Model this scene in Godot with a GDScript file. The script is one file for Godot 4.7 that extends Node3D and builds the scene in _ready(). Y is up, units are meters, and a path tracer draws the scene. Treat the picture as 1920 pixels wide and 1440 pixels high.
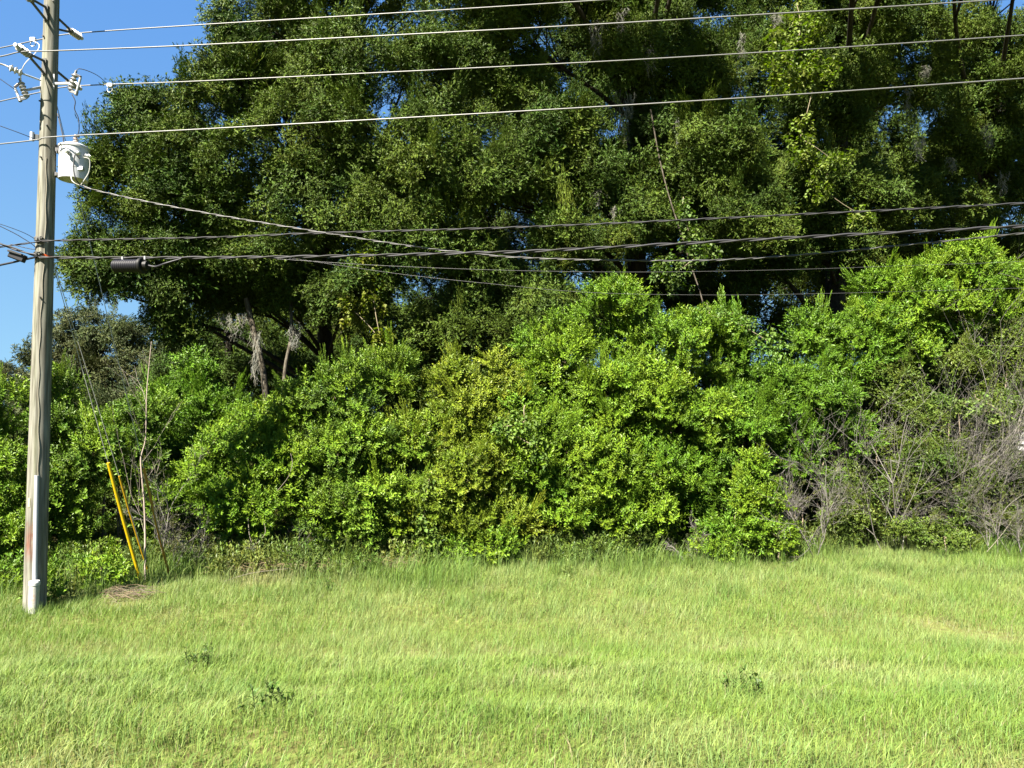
extends Node3D

# ---------------------------------------------------------------- numbers of the place
const EYE := Vector3(0.0, 1.6, 0.0)
const PITCH := 2.45
const FOCAL := 1330.0            # of the lens, for a picture 1920 wide

var rng := RandomNumberGenerator.new()
var cam_basis := Basis()
var taken := {}
var wobble := FastNoiseLite.new()
var patchy := FastNoiseLite.new()
var M := {}

# ---------------------------------------------------------------- mesh helper
class Shape:
	var v := PackedVector3Array()
	var n := PackedVector3Array()
	var c := PackedColorArray()
	var i := PackedInt32Array()

	func tri(a: Vector3, b: Vector3, d: Vector3, col: Color) -> void:
		var nn := (d - a).cross(b - a).normalized()
		var s := v.size()
		v.append(a); v.append(b); v.append(d)
		for k in 3:
			n.append(nn)
			c.append(col)
		i.append(s); i.append(s + 1); i.append(s + 2)

	func quad(a: Vector3, b: Vector3, d: Vector3, e: Vector3, col: Color) -> void:
		tri(a, b, d, col)
		tri(a, d, e, col)

	func face(a: int, b: int, d: int) -> void:
		var g := (v[d] - v[a]).cross(v[b] - v[a])
		if g.dot(n[a] + n[b] + n[d]) < 0.0:
			i.append(a); i.append(d); i.append(b)
		else:
			i.append(a); i.append(b); i.append(d)

	func tube(p: PackedVector3Array, r: PackedFloat32Array, sides: int, col: Color, caps := false) -> void:
		var m := p.size()
		if m < 2:
			return
		var t := (p[1] - p[0]).normalized()
		var side := t.cross(Vector3(0.31, 0.17, 0.93)).normalized()
		var first := v.size()
		for k in m:
			var t2 := (p[mini(k + 1, m - 1)] - p[maxi(k - 1, 0)]).normalized()
			side = (side - t2 * side.dot(t2)).normalized()
			var other := t2.cross(side)
			for s in sides:
				var a := TAU * s / sides
				var o := side * cos(a) + other * sin(a)
				v.append(p[k] + o * r[k])
				n.append(o)
				c.append(col)
		for k in m - 1:
			for s in sides:
				var a := first + k * sides + s
				var b := first + k * sides + (s + 1) % sides
				face(a, b, a + sides)
				face(b, b + sides, a + sides)
		if caps:
			for e in [0, m - 1]:
				var ax := (p[0] - p[1]).normalized() if e == 0 else (p[m - 1] - p[m - 2]).normalized()
				var s0 := v.size()
				v.append(p[e]); n.append(ax); c.append(col)
				for s in sides:
					v.append(v[first + e * sides + s]); n.append(ax); c.append(col)
				for s in sides:
					face(s0, s0 + 1 + s, s0 + 1 + (s + 1) % sides)

	func rod(a: Vector3, b: Vector3, r: float, sides: int, col: Color) -> void:
		tube(PackedVector3Array([a, b]), PackedFloat32Array([r, r]), sides, col, true)

	# profile: [radius, height] pairs turned round the y axis of the given place
	func lathe(profile: Array, at: Transform3D, sides: int, col: Color) -> void:
		for k in profile.size() - 1:
			var a: Array = profile[k]
			var b: Array = profile[k + 1]
			var slope := Vector2(b[1] - a[1], a[0] - b[0]).normalized()
			var s0 := v.size()
			for s in sides + 1:
				var ang := TAU * s / sides
				var o := Vector3(cos(ang), 0, sin(ang))
				var nn := at.basis * (o * slope.x + Vector3.UP * slope.y).normalized()
				for q in [a, b]:
					v.append(at * (o * q[0] + Vector3.UP * q[1]))
					n.append(nn.normalized())
					c.append(col)
			for s in sides:
				var x := s0 + s * 2
				if a[0] > 1e-5:
					face(x, x + 2, x + 1)
				if b[0] > 1e-5:
					face(x + 2, x + 3, x + 1)

	# a box with chamfered long edges
	func box(at: Transform3D, size: Vector3, col: Color) -> void:
		var h := size / 2.0
		var ch := minf(minf(h.x, h.y), h.z) * 0.25
		var ring := [Vector2(h.x - ch, -h.y), Vector2(h.x, -h.y + ch), Vector2(h.x, h.y - ch), Vector2(h.x - ch, h.y), Vector2(-h.x + ch, h.y), Vector2(-h.x, h.y - ch), Vector2(-h.x, -h.y + ch), Vector2(-h.x + ch, -h.y)]
		for k in 8:
			var a: Vector2 = ring[k]
			var b: Vector2 = ring[(k + 1) % 8]
			quad(at * Vector3(a.x, a.y, h.z), at * Vector3(b.x, b.y, h.z), at * Vector3(b.x, b.y, -h.z), at * Vector3(a.x, a.y, -h.z), col)
		for k in range(1, 7):
			for zz in [h.z, -h.z]:
				var p0 := at * Vector3(ring[0].x, ring[0].y, zz)
				var p1 := at * Vector3(ring[k].x, ring[k].y, zz)
				var p2 := at * Vector3(ring[k + 1].x, ring[k + 1].y, zz)
				if zz > 0.0:
					tri(p0, p2, p1, col)
				else:
					tri(p0, p1, p2, col)

	# a leaf folded along its middle rib
	func leaf(base: Vector3, dir: Vector3, up: Vector3, long: float, wide: float, col: Color) -> void:
		var side := dir.cross(up).normalized()
		var nn := side.cross(dir).normalized()
		var l := base + dir * long * 0.45 + side * wide * 0.5 + nn * wide * 0.16
		var r := base + dir * long * 0.45 - side * wide * 0.5 + nn * wide * 0.16
		var t := base + dir * long - nn * long * 0.10
		tri(base, l, t, col)
		tri(base, t, r, col)

	func put(o: Shape, t: Transform3D, tint: Color) -> void:
		var s := v.size()
		v.append_array(t * o.v)
		var turn := Transform3D(t.basis.orthonormalized(), Vector3.ZERO)
		n.append_array(turn * o.n)
		for q in o.c:
			c.append(q * tint)
		for q in o.i:
			i.append(s + q)

	func mesh(mat: Material) -> ArrayMesh:
		var a := []
		a.resize(Mesh.ARRAY_MAX)
		a[Mesh.ARRAY_VERTEX] = v
		a[Mesh.ARRAY_NORMAL] = n
		a[Mesh.ARRAY_COLOR] = c
		a[Mesh.ARRAY_INDEX] = i
		var m := ArrayMesh.new()
		m.add_surface_from_arrays(Mesh.PRIMITIVE_TRIANGLES, a)
		m.surface_set_material(0, mat)
		return m

# ---------------------------------------------------------------- naming helpers
func numbered(called: String) -> String:
	var k: int = taken.get(called, 0)
	taken[called] = k + 1
	return called if k == 0 else "%s_%03d" % [called, k]

func tag(o: Node, label: String, category: String, group := "") -> void:
	o.set_meta("label", label)
	o.set_meta("category", category)
	if group != "":
		o.set_meta("group", group)

func thing(called: String, label: String, category: String, at: Vector3, group := "") -> Node3D:
	var o := Node3D.new()
	o.name = numbered(called)
	add_child(o)
	o.position = at
	tag(o, label, category, group)
	return o

# commits a shape given in world coordinates as one mesh under parent
func part(called: String, s: Shape, mat: Material, parent: Node3D = null, kind := "") -> MeshInstance3D:
	var o := MeshInstance3D.new()
	var base := Vector3.ZERO
	var up: Node = parent
	while up != null and up != self:
		base += (up as Node3D).position
		up = up.get_parent()
	if base != Vector3.ZERO:
		for k in s.v.size():
			s.v[k] -= base
	o.mesh = s.mesh(mat)
	if parent == null:
		o.name = numbered(called)
		add_child(o)
	else:
		o.name = called
		parent.add_child(o, true)
	if kind != "":
		o.set_meta("kind", kind)
	return o

func copies(called: String, mesh: Mesh, where: Array, tints: PackedColorArray, parent: Node3D) -> MultiMeshInstance3D:
	var mm := MultiMesh.new()
	mm.transform_format = MultiMesh.TRANSFORM_3D
	mm.use_colors = true
	mm.mesh = mesh
	mm.instance_count = where.size()
	var base := parent.position if parent != null else Vector3.ZERO
	for k in where.size():
		var t: Transform3D = where[k]
		t.origin -= base
		mm.set_instance_transform(k, t)
		mm.set_instance_color(k, tints[k])
	var o := MultiMeshInstance3D.new()
	o.multimesh = mm
	if parent == null:
		o.name = numbered(called)
		add_child(o)
	else:
		o.name = called
		parent.add_child(o, true)
	o.set_meta("kind", "stuff")
	return o

# ---------------------------------------------------------------- measuring helpers
# the point of the place that the photograph shows at (x, y), at a depth in metres
func at(x: float, y: float, depth: float) -> Vector3:
	var d := cam_basis * Vector3((x - 960.0) / FOCAL, -(y - 720.0) / FOCAL, -1.0)
	return EYE + d * (depth / -d.z)

func ground(x: float, z: float) -> float:
	var d := -z
	var t := clampf((d - 2.0) / 8.8, 0.0, 1.0)
	var y := -1.5 * t * t * (3.0 - 2.0 * t)
	if absf(x) < 60.0 and d < 60.0 and d > -30.0:
		y += 0.09 * wobble.get_noise_2d(x * 1.0, z * 1.0)
	return y

func rnd(a: float, b: float) -> float:
	return rng.randf_range(a, b)

func ball() -> Vector3:
	while true:
		var p := Vector3(rnd(-1, 1), rnd(-1, 1), rnd(-1, 1))
		if p.length_squared() < 1.0 and p.length_squared() > 0.0001:
			return p
	return Vector3.UP

func aimed(dir: Vector3, size: float) -> Basis:
	var y := dir.normalized()
	var x := y.cross(ball()).normalized()
	return Basis(x * size, y * size, x.cross(y) * size)

func bezier(a: Vector3, b: Vector3, d: Vector3, steps: int) -> PackedVector3Array:
	var out := PackedVector3Array()
	for k in steps + 1:
		var t := float(k) / steps
		out.append(a.lerp(b, t).lerp(b.lerp(d, t), t))
	return out

func through(points: Array, steps: int) -> PackedVector3Array:
	var out := PackedVector3Array()
	for k in points.size() - 1:
		var p0: Vector3 = points[maxi(k - 1, 0)]
		var p1: Vector3 = points[k]
		var p2: Vector3 = points[k + 1]
		var p3: Vector3 = points[mini(k + 2, points.size() - 1)]
		for s in steps:
			out.append(p1.cubic_interpolate(p2, p0, p3, float(s) / steps))
	out.append(points[points.size() - 1])
	return out

func widths(count: int, a: float, b: float) -> PackedFloat32Array:
	var out := PackedFloat32Array()
	for k in count:
		out.append(lerpf(a, b, float(k) / maxi(count - 1, 1)))
	return out

# ---------------------------------------------------------------- materials
func plain(rough: float, metal := 0.0, spec := 0.5) -> StandardMaterial3D:
	var m := StandardMaterial3D.new()
	m.vertex_color_use_as_albedo = true
	m.albedo_color = Color(0.667, 0.667, 0.667).linear_to_srgb()
	m.roughness = rough
	m.metallic = metal
	m.metallic_specular = spec
	m.cull_mode = BaseMaterial3D.CULL_DISABLED
	return m

func leafy(rough: float, spec: float, through_light: Color) -> StandardMaterial3D:
	var m := plain(rough, 0.0, spec)
	m.backlight_enabled = true
	m.backlight = through_light
	return m

func noise_picture(size: int, freq: float, stops: Array, seed_no: int, oct := 5) -> ImageTexture:
	var f := FastNoiseLite.new()
	f.seed = seed_no
	f.frequency = freq
	f.fractal_octaves = oct
	var g := f.get_seamless_image(size, size)
	var im := Image.create(size, size, false, Image.FORMAT_RGB8)
	var grad := Gradient.new()
	grad.offsets = PackedFloat32Array(stops.map(func(s): return s[0]))
	grad.colors = PackedColorArray(stops.map(func(s): return s[1]))
	for y in size:
		for x in size:
			im.set_pixel(x, y, grad.sample(g.get_pixel(x, y).r))
	return ImageTexture.create_from_image(im)

func make_materials() -> void:
	M.hedge = leafy(0.45, 0.26, Color(0.48, 0.55, 0.14))
	M.oak = leafy(0.5, 0.20, Color(0.36, 0.42, 0.10))
	M.vine = leafy(0.5, 0.25, Color(0.8, 0.9, 0.35))
	M.grass = leafy(0.5, 0.28, Color(0.7, 0.8, 0.3))
	M.moss = leafy(0.9, 0.1, Color(0.4, 0.4, 0.35))
	M.twig = plain(0.85, 0.0, 0.25)
	M.bark = plain(0.9, 0.0, 0.2)
	M.bark.albedo_texture = noise_picture(256, 0.02, [[0.0, Color(0.45, 0.43, 0.4)], [0.5, Color(0.75, 0.73, 0.7)], [1.0, Color(1, 1, 1)]], 5)
	M.bark.uv1_triplanar = true
	M.bark.uv1_scale = Vector3(2.2, 0.8, 2.2)
	M.metal = plain(0.45, 0.85)
	M.paint = plain(0.35, 0.0, 0.5)
	M.dull = plain(0.7, 0.0, 0.35)
	M.black = plain(0.5, 0.0, 0.3)
	M.cable = plain(0.6, 0.0, 0.3)
	M.porcelain = plain(0.22, 0.0, 0.6)
	M.wire = plain(0.5, 0.55)
	M.pole = plain(0.85, 0.0, 0.25)
	M.pole.albedo_texture = noise_picture(512, 0.012, [[0.0, Color(0.50, 0.47, 0.42)], [0.38, Color(0.75, 0.745, 0.71)], [0.62, Color(0.92, 0.915, 0.885)], [1.0, Color(1, 1, 0.985)]], 11)
	M.pole.uv1_triplanar = true
	M.pole.uv1_scale = Vector3(3.2, 0.16, 3.2)
	M.soil = plain(0.95, 0.0, 0.2)
	M.soil.albedo_texture = noise_picture(512, 0.02, [[0.0, Color(0.30, 0.27, 0.17)], [0.45, Color(0.36, 0.37, 0.20)], [0.7, Color(0.39, 0.44, 0.22)], [1.0, Color(0.52, 0.48, 0.34)]], 21)
	M.soil.uv1_triplanar = true
	M.soil.uv1_world_triplanar = true
	M.soil.uv1_scale = Vector3(0.7, 0.7, 0.7)

# ---------------------------------------------------------------- leaf sprays
func hue(c: Color, light: float, warm: float) -> Color:
	return Color(c.r * light * (1.0 + warm), c.g * light, c.b * light * (1.0 - warm))

# an upright shoot with leaves all round it
func shoot(count: int, long: float, leaf_long: float, leaf_wide: float) -> Shape:
	var s := Shape.new()
	s.tube(PackedVector3Array([Vector3(0, -long * 0.5, 0), Vector3(0, long * 0.95, 0)]), PackedFloat32Array([0.004, 0.002]), 3, Color(0.55, 0.55, 0.4))
	for k in count:
		var t := (k + 0.5) / count
		var a := k * 2.4 + rnd(-0.4, 0.4)
		var o := Vector3(cos(a), 0, sin(a))
		var tilt := lerpf(1.35, 0.45, t) + rnd(-0.25, 0.25)
		var d := (o * sin(tilt) + Vector3.UP * cos(tilt)).normalized()
		var f := rnd(0.75, 1.2)
		s.leaf(Vector3(0, long * (t * 1.25 - 0.3), 0) + o * 0.006, d, (Vector3.UP * sin(tilt) - o * cos(tilt)) + ball() * 0.35, leaf_long * f, leaf_wide * f, hue(Color(1, 1, 1), rnd(0.8, 1.2), rnd(-0.10, 0.12)))
	return s

# a loose spray: side twigs with leaves that point every way
func spray(twigs: int, per: int, long: float, leaf_long: float, leaf_wide: float) -> Shape:
	var s := Shape.new()
	var wood := Color(0.7, 0.6, 0.5)
	s.tube(PackedVector3Array([Vector3(0, -long * 0.4, 0), Vector3(0, long * 0.6, 0)]), PackedFloat32Array([0.006, 0.003]), 3, wood)
	for k in twigs:
		var a := k * 2.4 + rnd(-0.5, 0.5)
		var root := Vector3(0, long * rnd(-0.3, 0.5), 0)
		var d := Vector3(cos(a), rnd(0.1, 0.9), sin(a)).normalized()
		var tip := root + d * long * rnd(0.45, 0.75)
		s.tube(PackedVector3Array([root, tip]), PackedFloat32Array([0.003, 0.002]), 3, wood)
		for q in per:
			var p := root.lerp(tip, rnd(0.25, 1.05))
			var ld := (d * 0.6 + ball() * 0.9).normalized()
			var f := rnd(0.7, 1.25)
			s.leaf(p, ld, Vector3.UP + ball() * 0.8, leaf_long * f, leaf_wide * f, hue(Color(1, 1, 1), rnd(0.78, 1.22), rnd(-0.12, 0.12)))
	return s

# a clump: many shoots or sprays set in a ball, pointing outwards and upwards
func clump_mesh(one: Callable, count: int, size: float, up: float, mat: Material) -> ArrayMesh:
	var kinds := []
	for k in 4:
		kinds.append(one.call())
	var s := Shape.new()
	for k in count:
		var b := ball()
		var dir := b * 0.9 + Vector3.UP * up + ball() * 0.45
		s.put(kinds[k % 4], Transform3D(aimed(dir, rnd(0.75, 1.25)), b * Vector3(size, size * 0.8, size)), hue(Color(1, 1, 1), rnd(0.82, 1.18), rnd(-0.07, 0.07)))
	return s.mesh(mat)

# a hanging or climbing piece of vine with broad leaves
func vine_piece(count: int, long: float, leaf_long: float, mat: Material) -> ArrayMesh:
	var s := Shape.new()
	s.tube(PackedVector3Array([Vector3(0, -long * 0.5, 0), Vector3(0.02, 0, 0.01), Vector3(0, long * 0.5, 0)]), PackedFloat32Array([0.004, 0.004, 0.003]), 3, Color(0.7, 0.65, 0.4))
	for k in count:
		var o := ball()
		o.y *= 0.3
		var p := Vector3(0, rnd(-0.5, 0.5) * long, 0) + o * 0.08
		var d := (o.normalized() * 0.7 + Vector3.DOWN * 0.5 + ball() * 0.3).normalized()
		var f := rnd(0.7, 1.2)
		s.leaf(p, d, Vector3.UP + o + ball() * 0.3, leaf_long * f, leaf_long * 0.85 * f, hue(Color(1, 1, 1), rnd(0.8, 1.2), rnd(-0.08, 0.12)))
	return s.mesh(mat)

# lobes: [x, y, half width, half height, depth] as measured; each gets a core and bumps round it; centres and radii in metres
func measured(lobes: Array, deep := 1.0, bumps := 0) -> Array:
	var out := []
	for l in lobes:
		var m: float = l[4] / FOCAL
		var rx: float = l[2] * m
		var ry: float = l[3] * m
		var c := at(l[0], l[1], l[4])
		var r := Vector3(rx, ry, (rx + ry) * 0.5 * deep)
		if bumps == 0:
			out.append([c, r, 1.0, out.size()])
			continue
		var core := out.size()
		out.append([c, r * 0.74, 0.75, core])
		for k in bumps:
			var d := ball().normalized()
			if d.z < -0.2:
				d.z = -d.z
			out.append([c + d * r * rnd(0.62, 0.85), r * rnd(0.28, 0.46), 1.0, core])
	return out

# places sprays over the lobes in separate clumps, so that gaps stay between clumps
func clothe(lobes: Array, o: Dictionary) -> Dictionary:
	var where := []
	var tints := PackedColorArray()
	var clumps := []
	var cr: float = o.clump
	for li in lobes.size():
		var c: Vector3 = lobes[li][0]
		var r: Vector3 = lobes[li][1]
		var mean := (r.x + r.y + r.z) / 3.0
		var count := int(lobes[li][2] * o.density * 4.0 * mean * mean / (cr * cr)) + 3
		var lobe_mix := rng.randf()
		for k in count:
			var d := ball().normalized()
			if d.y < -0.3 and rng.randf() < o.get("bare_under", 0.55):
				continue
			var depth := rnd(0.72, 1.08)
			if rng.randf() < o.get("inner", 0.25):
				depth = rnd(0.3, 0.75)
			var p := c + d * r * depth
			if p.y < ground(p.x, p.z) + cr * 0.35:
				continue
			var buried := false
			for lj in lobes.size():
				if lj != li and ((p - lobes[lj][0]) / lobes[lj][1]).length() < 0.6:
					buried = true
			if buried and rng.randf() < 0.6:
				continue
			var out := (d / r).normalized()
			if out.z < -0.35 and rng.randf() < o.get("thin_back", 0.4):
				continue
			clumps.append([p, li])
			var size := cr * rnd(0.65, 1.25)
			var shade: Color = o.tint.lerp(o.tint2, clampf(lobe_mix + rnd(-0.4, 0.4), 0.0, 1.0))
			var dir: Vector3 = out * o.get("outward", 0.6) + Vector3.UP * o.up + ball() * 0.3
			var stretch := Vector3(rnd(0.85, 1.2), rnd(0.75, 1.1), rnd(0.85, 1.2)) * size / cr
			where.append(Transform3D(aimed(dir, 1.0).scaled_local(stretch), p))
			tints.append(hue(shade, rnd(0.85, 1.15), rnd(-0.06, 0.06)))
			if rng.randf() < o.get("leaders", 0.1) and d.y > -0.2:
				var lead: Vector3 = out * 0.5 + Vector3.UP * o.up + ball() * 0.5
				where.append(Transform3D(aimed(lead, 1.0).scaled_local(Vector3(0.42, rnd(1.2, 1.8), 0.42) * size / cr), p + lead.normalized() * cr * rnd(0.8, 1.3)))
				tints.append(hue(shade, rnd(0.95, 1.2), rnd(-0.04, 0.08)))
	return {"where": where, "tints": tints, "clumps": clumps}

# woody limbs from a foot to every lobe and on to some of the clumps
func limbs(s: Shape, foot: Vector3, fork: Vector3, lobes: Array, clumps: Array, r0: float, col: Color, every: int) -> void:
	var trunk := bezier(foot, foot.lerp(fork, 0.5) + Vector3(rnd(-0.2, 0.2), 0, rnd(-0.2, 0.2)) * r0 * 4.0, fork, 7)
	var tw := widths(trunk.size(), r0, r0 * 0.7)
	tw[0] = r0 * 1.35
	s.tube(trunk, tw, 10, col)
	for li in lobes.size():
		var c: Vector3 = lobes[li][0]
		if lobes[li][3] != li:
			continue
		var start := trunk[7]
		for k in range(7, 2, -1):
			start = trunk[k]
			if trunk[k].y < c.y - 0.35 * Vector2(trunk[k].x - c.x, trunk[k].z - c.z).length():
				break
		var mid := start.lerp(c, 0.5) + Vector3(rnd(-0.15, 0.15), rnd(0.05, 0.25), rnd(-0.15, 0.15)) * start.distance_to(c)
		var b := bezier(start, mid, c, 7)
		s.tube(b, widths(8, r0 * rnd(0.2, 0.36), r0 * 0.08), 6, col)
		for k in range(0, clumps.size(), every):
			if lobes[clumps[k][1]][3] == li:
				var e: Vector3 = clumps[k][0]
				var from := b[rng.randi_range(4, 7)]
				s.tube(bezier(from, from.lerp(e, 0.5) + ball() * 0.15 * from.distance_to(e), e, 3), widths(4, r0 * 0.10, r0 * 0.03), 4, col)

func tree(called: String, label: String, group: String, foot_at: Vector2, depth: float, fork: Vector3, trunk_r: float, raw: Array, o: Dictionary) -> Dictionary:
	var p := at(foot_at.x, 777.0, depth)
	var foot := Vector3(p.x, ground(p.x, p.z) - 0.05, p.z)
	var t := thing(called, label, "tree", foot, group)
	var lobes := measured(raw, o.get("deep", 1.0), o.get("bumps", 0))
	var f := clothe(lobes, o)
	var s := Shape.new()
	limbs(s, foot, fork, lobes, f.clumps, trunk_r, o.wood, o.get("every", 3))
	part("trunk", s, M.bark, t)
	copies("crown", o.spray, f.where, f.tints, t)
	return {"node": t, "lobes": lobes, "clumps": f.clumps}

func shrub(called: String, label: String, group: String, raw: Array, o: Dictionary) -> Node3D:
	var lobes := measured(raw, o.get("deep", 1.0), o.get("bumps", 0))
	var mid := Vector3.ZERO
	for l in lobes:
		mid += l[0] / lobes.size()
	var foot := Vector3(mid.x, ground(mid.x, mid.z - 0.3), mid.z - 0.3)
	var t := thing(called, label, "shrub", foot, group)
	var f := clothe(lobes, o)
	var s := Shape.new()
	for li in lobes.size():
		var c: Vector3 = lobes[li][0]
		if lobes[li][3] != li:
			continue
		for q in 2:
			var a := Vector3(lerpf(foot.x, c.x, 0.6) + rnd(-0.2, 0.2), 0, lerpf(foot.z, c.z, 0.6) + rnd(-0.2, 0.2))
			a.y = ground(a.x, a.z) - 0.03
			var b := through([foot - Vector3(0, 0.06, 0), a, a.lerp(c, 0.55) + ball() * 0.3, c], 3)
			s.tube(b, widths(b.size(), rnd(0.02, 0.035), 0.01), 5, Color(0.22, 0.18, 0.13))
		for k in range(0, f.clumps.size(), 3):
			if lobes[f.clumps[k][1]][3] == li:
				s.tube(bezier(c, c.lerp(f.clumps[k][0], 0.5) + ball() * 0.2, f.clumps[k][0], 3), widths(4, 0.012, 0.004), 3, Color(0.25, 0.21, 0.14))
	part("stem", s, M.twig, t)
	copies("foliage", o.spray, f.where, f.tints, t)
	return t

# bare branching twigs
func grow(s: Shape, p: Vector3, d: Vector3, long: float, r: float, level: int, col: Color, spread: float, ends: Array) -> void:
	var pts := PackedVector3Array([p])
	var q := p
	var dir := d
	var steps := 4
	for k in steps:
		dir = (dir + ball() * 0.28 + Vector3.UP * 0.04).normalized()
		q += dir * long / steps
		pts.append(q)
	s.tube(pts, widths(pts.size(), r, r * 0.55), 3 if level < 2 else 5, col * rnd(0.85, 1.15))
	ends.append(q)
	if level <= 0:
		return
	var kids := rng.randi_range(3, 5) if level < 3 else rng.randi_range(4, 6)
	for k in kids:
		var from := pts[rng.randi_range(1, steps)]
		grow(s, from, (dir + ball() * spread).normalized(), long * rnd(0.5, 0.8), maxf(r * 0.6, 0.0028), level - 1, col, spread, ends)

func bare_shrub(label: String, group: String, px: float, depth: float, stems: int, high: float, wide: float, level: int, col: Color, leaves: float, tint: Color, sprig: Mesh) -> void:
	var p := at(px, 900.0, depth)
	var foot := Vector3(p.x, ground(p.x, p.z) - 0.03, p.z)
	var t := thing("bare_shrub", label, "shrub", foot, group)
	var s := Shape.new()
	var ends := []
	for k in stems:
		var a := foot + Vector3(rnd(-wide, wide), 0, rnd(-0.5, 0.5))
		a.y = ground(a.x, a.z) - 0.03
		var d := Vector3(rnd(-0.55, 0.55), 1.0, rnd(-0.3, 0.4)).normalized()
		s.tube(PackedVector3Array([foot - Vector3(0, 0.04, 0), a]), PackedFloat32Array([0.014, 0.012]), 4, col)
		grow(s, a, d, high * rnd(0.40, 0.7), rnd(0.008, 0.014), level, col, 0.85, ends)
	part("stem", s, M.twig, t)
	var where := []
	var tints := PackedColorArray()
	for e in ends:
		if rng.randf() < leaves:
			where.append(Transform3D(aimed(Vector3.UP + ball(), rnd(0.5, 0.9)), e))
			tints.append(hue(tint, rnd(0.7, 1.3), rnd(-0.1, 0.1)))
	if where.size() > 8:
		copies("foliage", sprig, where, tints, t)

# ---------------------------------------------------------------- hanging moss
func moss(label: String, x: float, y: float, depth: float, w: float, h: float, strands: int) -> void:
	var top := at(x, y, depth)
	var m := depth / FOCAL
	var t := thing("hanging_moss", label, "moss", top, "moss hanging from the trees")
	var s := Shape.new()
	for k in strands:
		var fall := pow(rng.randf(), 1.4) * 0.72
		var room := w * m * 0.5 * (1.0 - fall * 0.85)
		var p := top + Vector3(rnd(-room, room), -fall * h * m + rnd(-0.04, 0.06), rnd(-room, room) * 0.7)
		var long := h * m * rnd(0.18, 0.42)
		var pts := PackedVector3Array([p])
		for q in 7:
			p += Vector3(rnd(-0.045, 0.045), -long / 7.0, rnd(-0.045, 0.045))
			pts.append(p)
		var tone := hue(Color(0.225, 0.225, 0.190), rnd(0.6, 1.25), rnd(-0.05, 0.05))
		s.tube(pts, PackedFloat32Array([0.003, 0.005, 0.006, 0.006, 0.005, 0.005, 0.004, 0.002]), 3, tone)
		for q in 5:
			var a := pts[rng.randi_range(1, 6)]
			var e := a + Vector3(rnd(-0.09, 0.09), rnd(-0.12, 0.02), rnd(-0.09, 0.09))
			s.tube(PackedVector3Array([a, a.lerp(e, 0.5) + ball() * 0.03, e]), PackedFloat32Array([0.003, 0.003, 0.002]), 3, tone)
	part("strand", s, M.moss, t, "stuff")

# ---------------------------------------------------------------- the sequence of the power line
# depth of the line of poles at a place x of the photograph
func line_depth(x: float) -> float:
	return 10.75 / (1.0 + 0.10 * (x - 960.0) / FOCAL)

func cable(called: String, label: String, category: String, group: String, pts: Array, r: float, mat: Material, col: Color, aside := 0.0, twist := 0.0) -> void:
	var world := []
	for p in pts:
		world.append(at(p[0], p[1], (p[2] if p.size() > 2 else line_depth(p[0]) + aside)))
	var path := through(world, 10)
	var s := Shape.new()
	if twist > 0.0:
		# messenger with a second strand lashed round it
		var a := PackedVector3Array()
		var b := PackedVector3Array()
		var run := 0.0
		var fine := through(world, 60)
		for k in fine.size():
			if k > 0:
				run += fine[k].distance_to(fine[k - 1])
			var o := Vector3(0, sin(run * twist), cos(run * twist)) * r * 0.8
			a.append(fine[k] + o)
			b.append(fine[k] - o)
		s.tube(a, widths(a.size(), r * 0.8, r * 0.8), 6, col)
		s.tube(b, widths(b.size(), r * 0.7, r * 0.7), 6, col * 0.7)
	else:
		s.tube(path, widths(path.size(), r, r), 8, col)
	var o := part(called, s, mat)
	tag(o, label, category, group)

func _ready() -> void:
	rng.seed = 4711
	# ---- camera
	var cam := Camera3D.new()
	cam.name = "camera"
	cam.position = EYE
	cam.rotation_degrees = Vector3(PITCH, 0, 0)
	cam.fov = rad_to_deg(2.0 * atan(720.0 / FOCAL))
	cam.near = 0.05
	cam.far = 3000.0
	add_child(cam)
	cam.current = true
	cam_basis = cam.basis
	# ---- sky, exposure
	var we := WorldEnvironment.new()
	we.name = "world_environment"
	var env := Environment.new()
	env.background_mode = Environment.BG_SKY
	var sm := ProceduralSkyMaterial.new()
	sm.sky_top_color = Color(0.1333, 0.2347, 0.3690)
	sm.sky_horizon_color = Color(0.2600, 0.3528, 0.4051)
	sm.sky_curve = 0.18
	sm.ground_bottom_color = Color(0.1181, 0.1350, 0.0675)
	sm.ground_horizon_color = Color(0.2026, 0.2448, 0.2279)
	sm.sun_angle_max = 3.0
	var sky := Sky.new()
	sky.sky_material = sm
	env.sky = sky
	env.tonemap_mode = Environment.TONE_MAPPER_LINEAR
	env.tonemap_exposure = 7.5
	env.sdfgi_enabled = true
	env.ssao_enabled = true
	env.ssil_enabled = true
	we.environment = env
	add_child(we)
	# ---- sun: behind the camera, to its left, high
	var sun := DirectionalLight3D.new()
	sun.name = "sun"
	sun.light_color = Color(1.0, 0.965, 0.905)
	sun.light_energy = 1.6
	sun.light_angular_distance = 0.53
	sun.shadow_enabled = true
	add_child(sun)
	sun.look_at_from_position(Vector3.ZERO, Vector3(0.36, -0.76, -0.54), Vector3.UP)

	wobble.seed = 3
	wobble.frequency = 0.35
	patchy.seed = 8
	patchy.frequency = 0.28
	patchy.fractal_octaves = 4
	make_materials()
	build_ground()
	build_trees()
	build_hedge()
	build_grass()
	build_pole()
	build_lines()
	build_guys()
	build_small()

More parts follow.
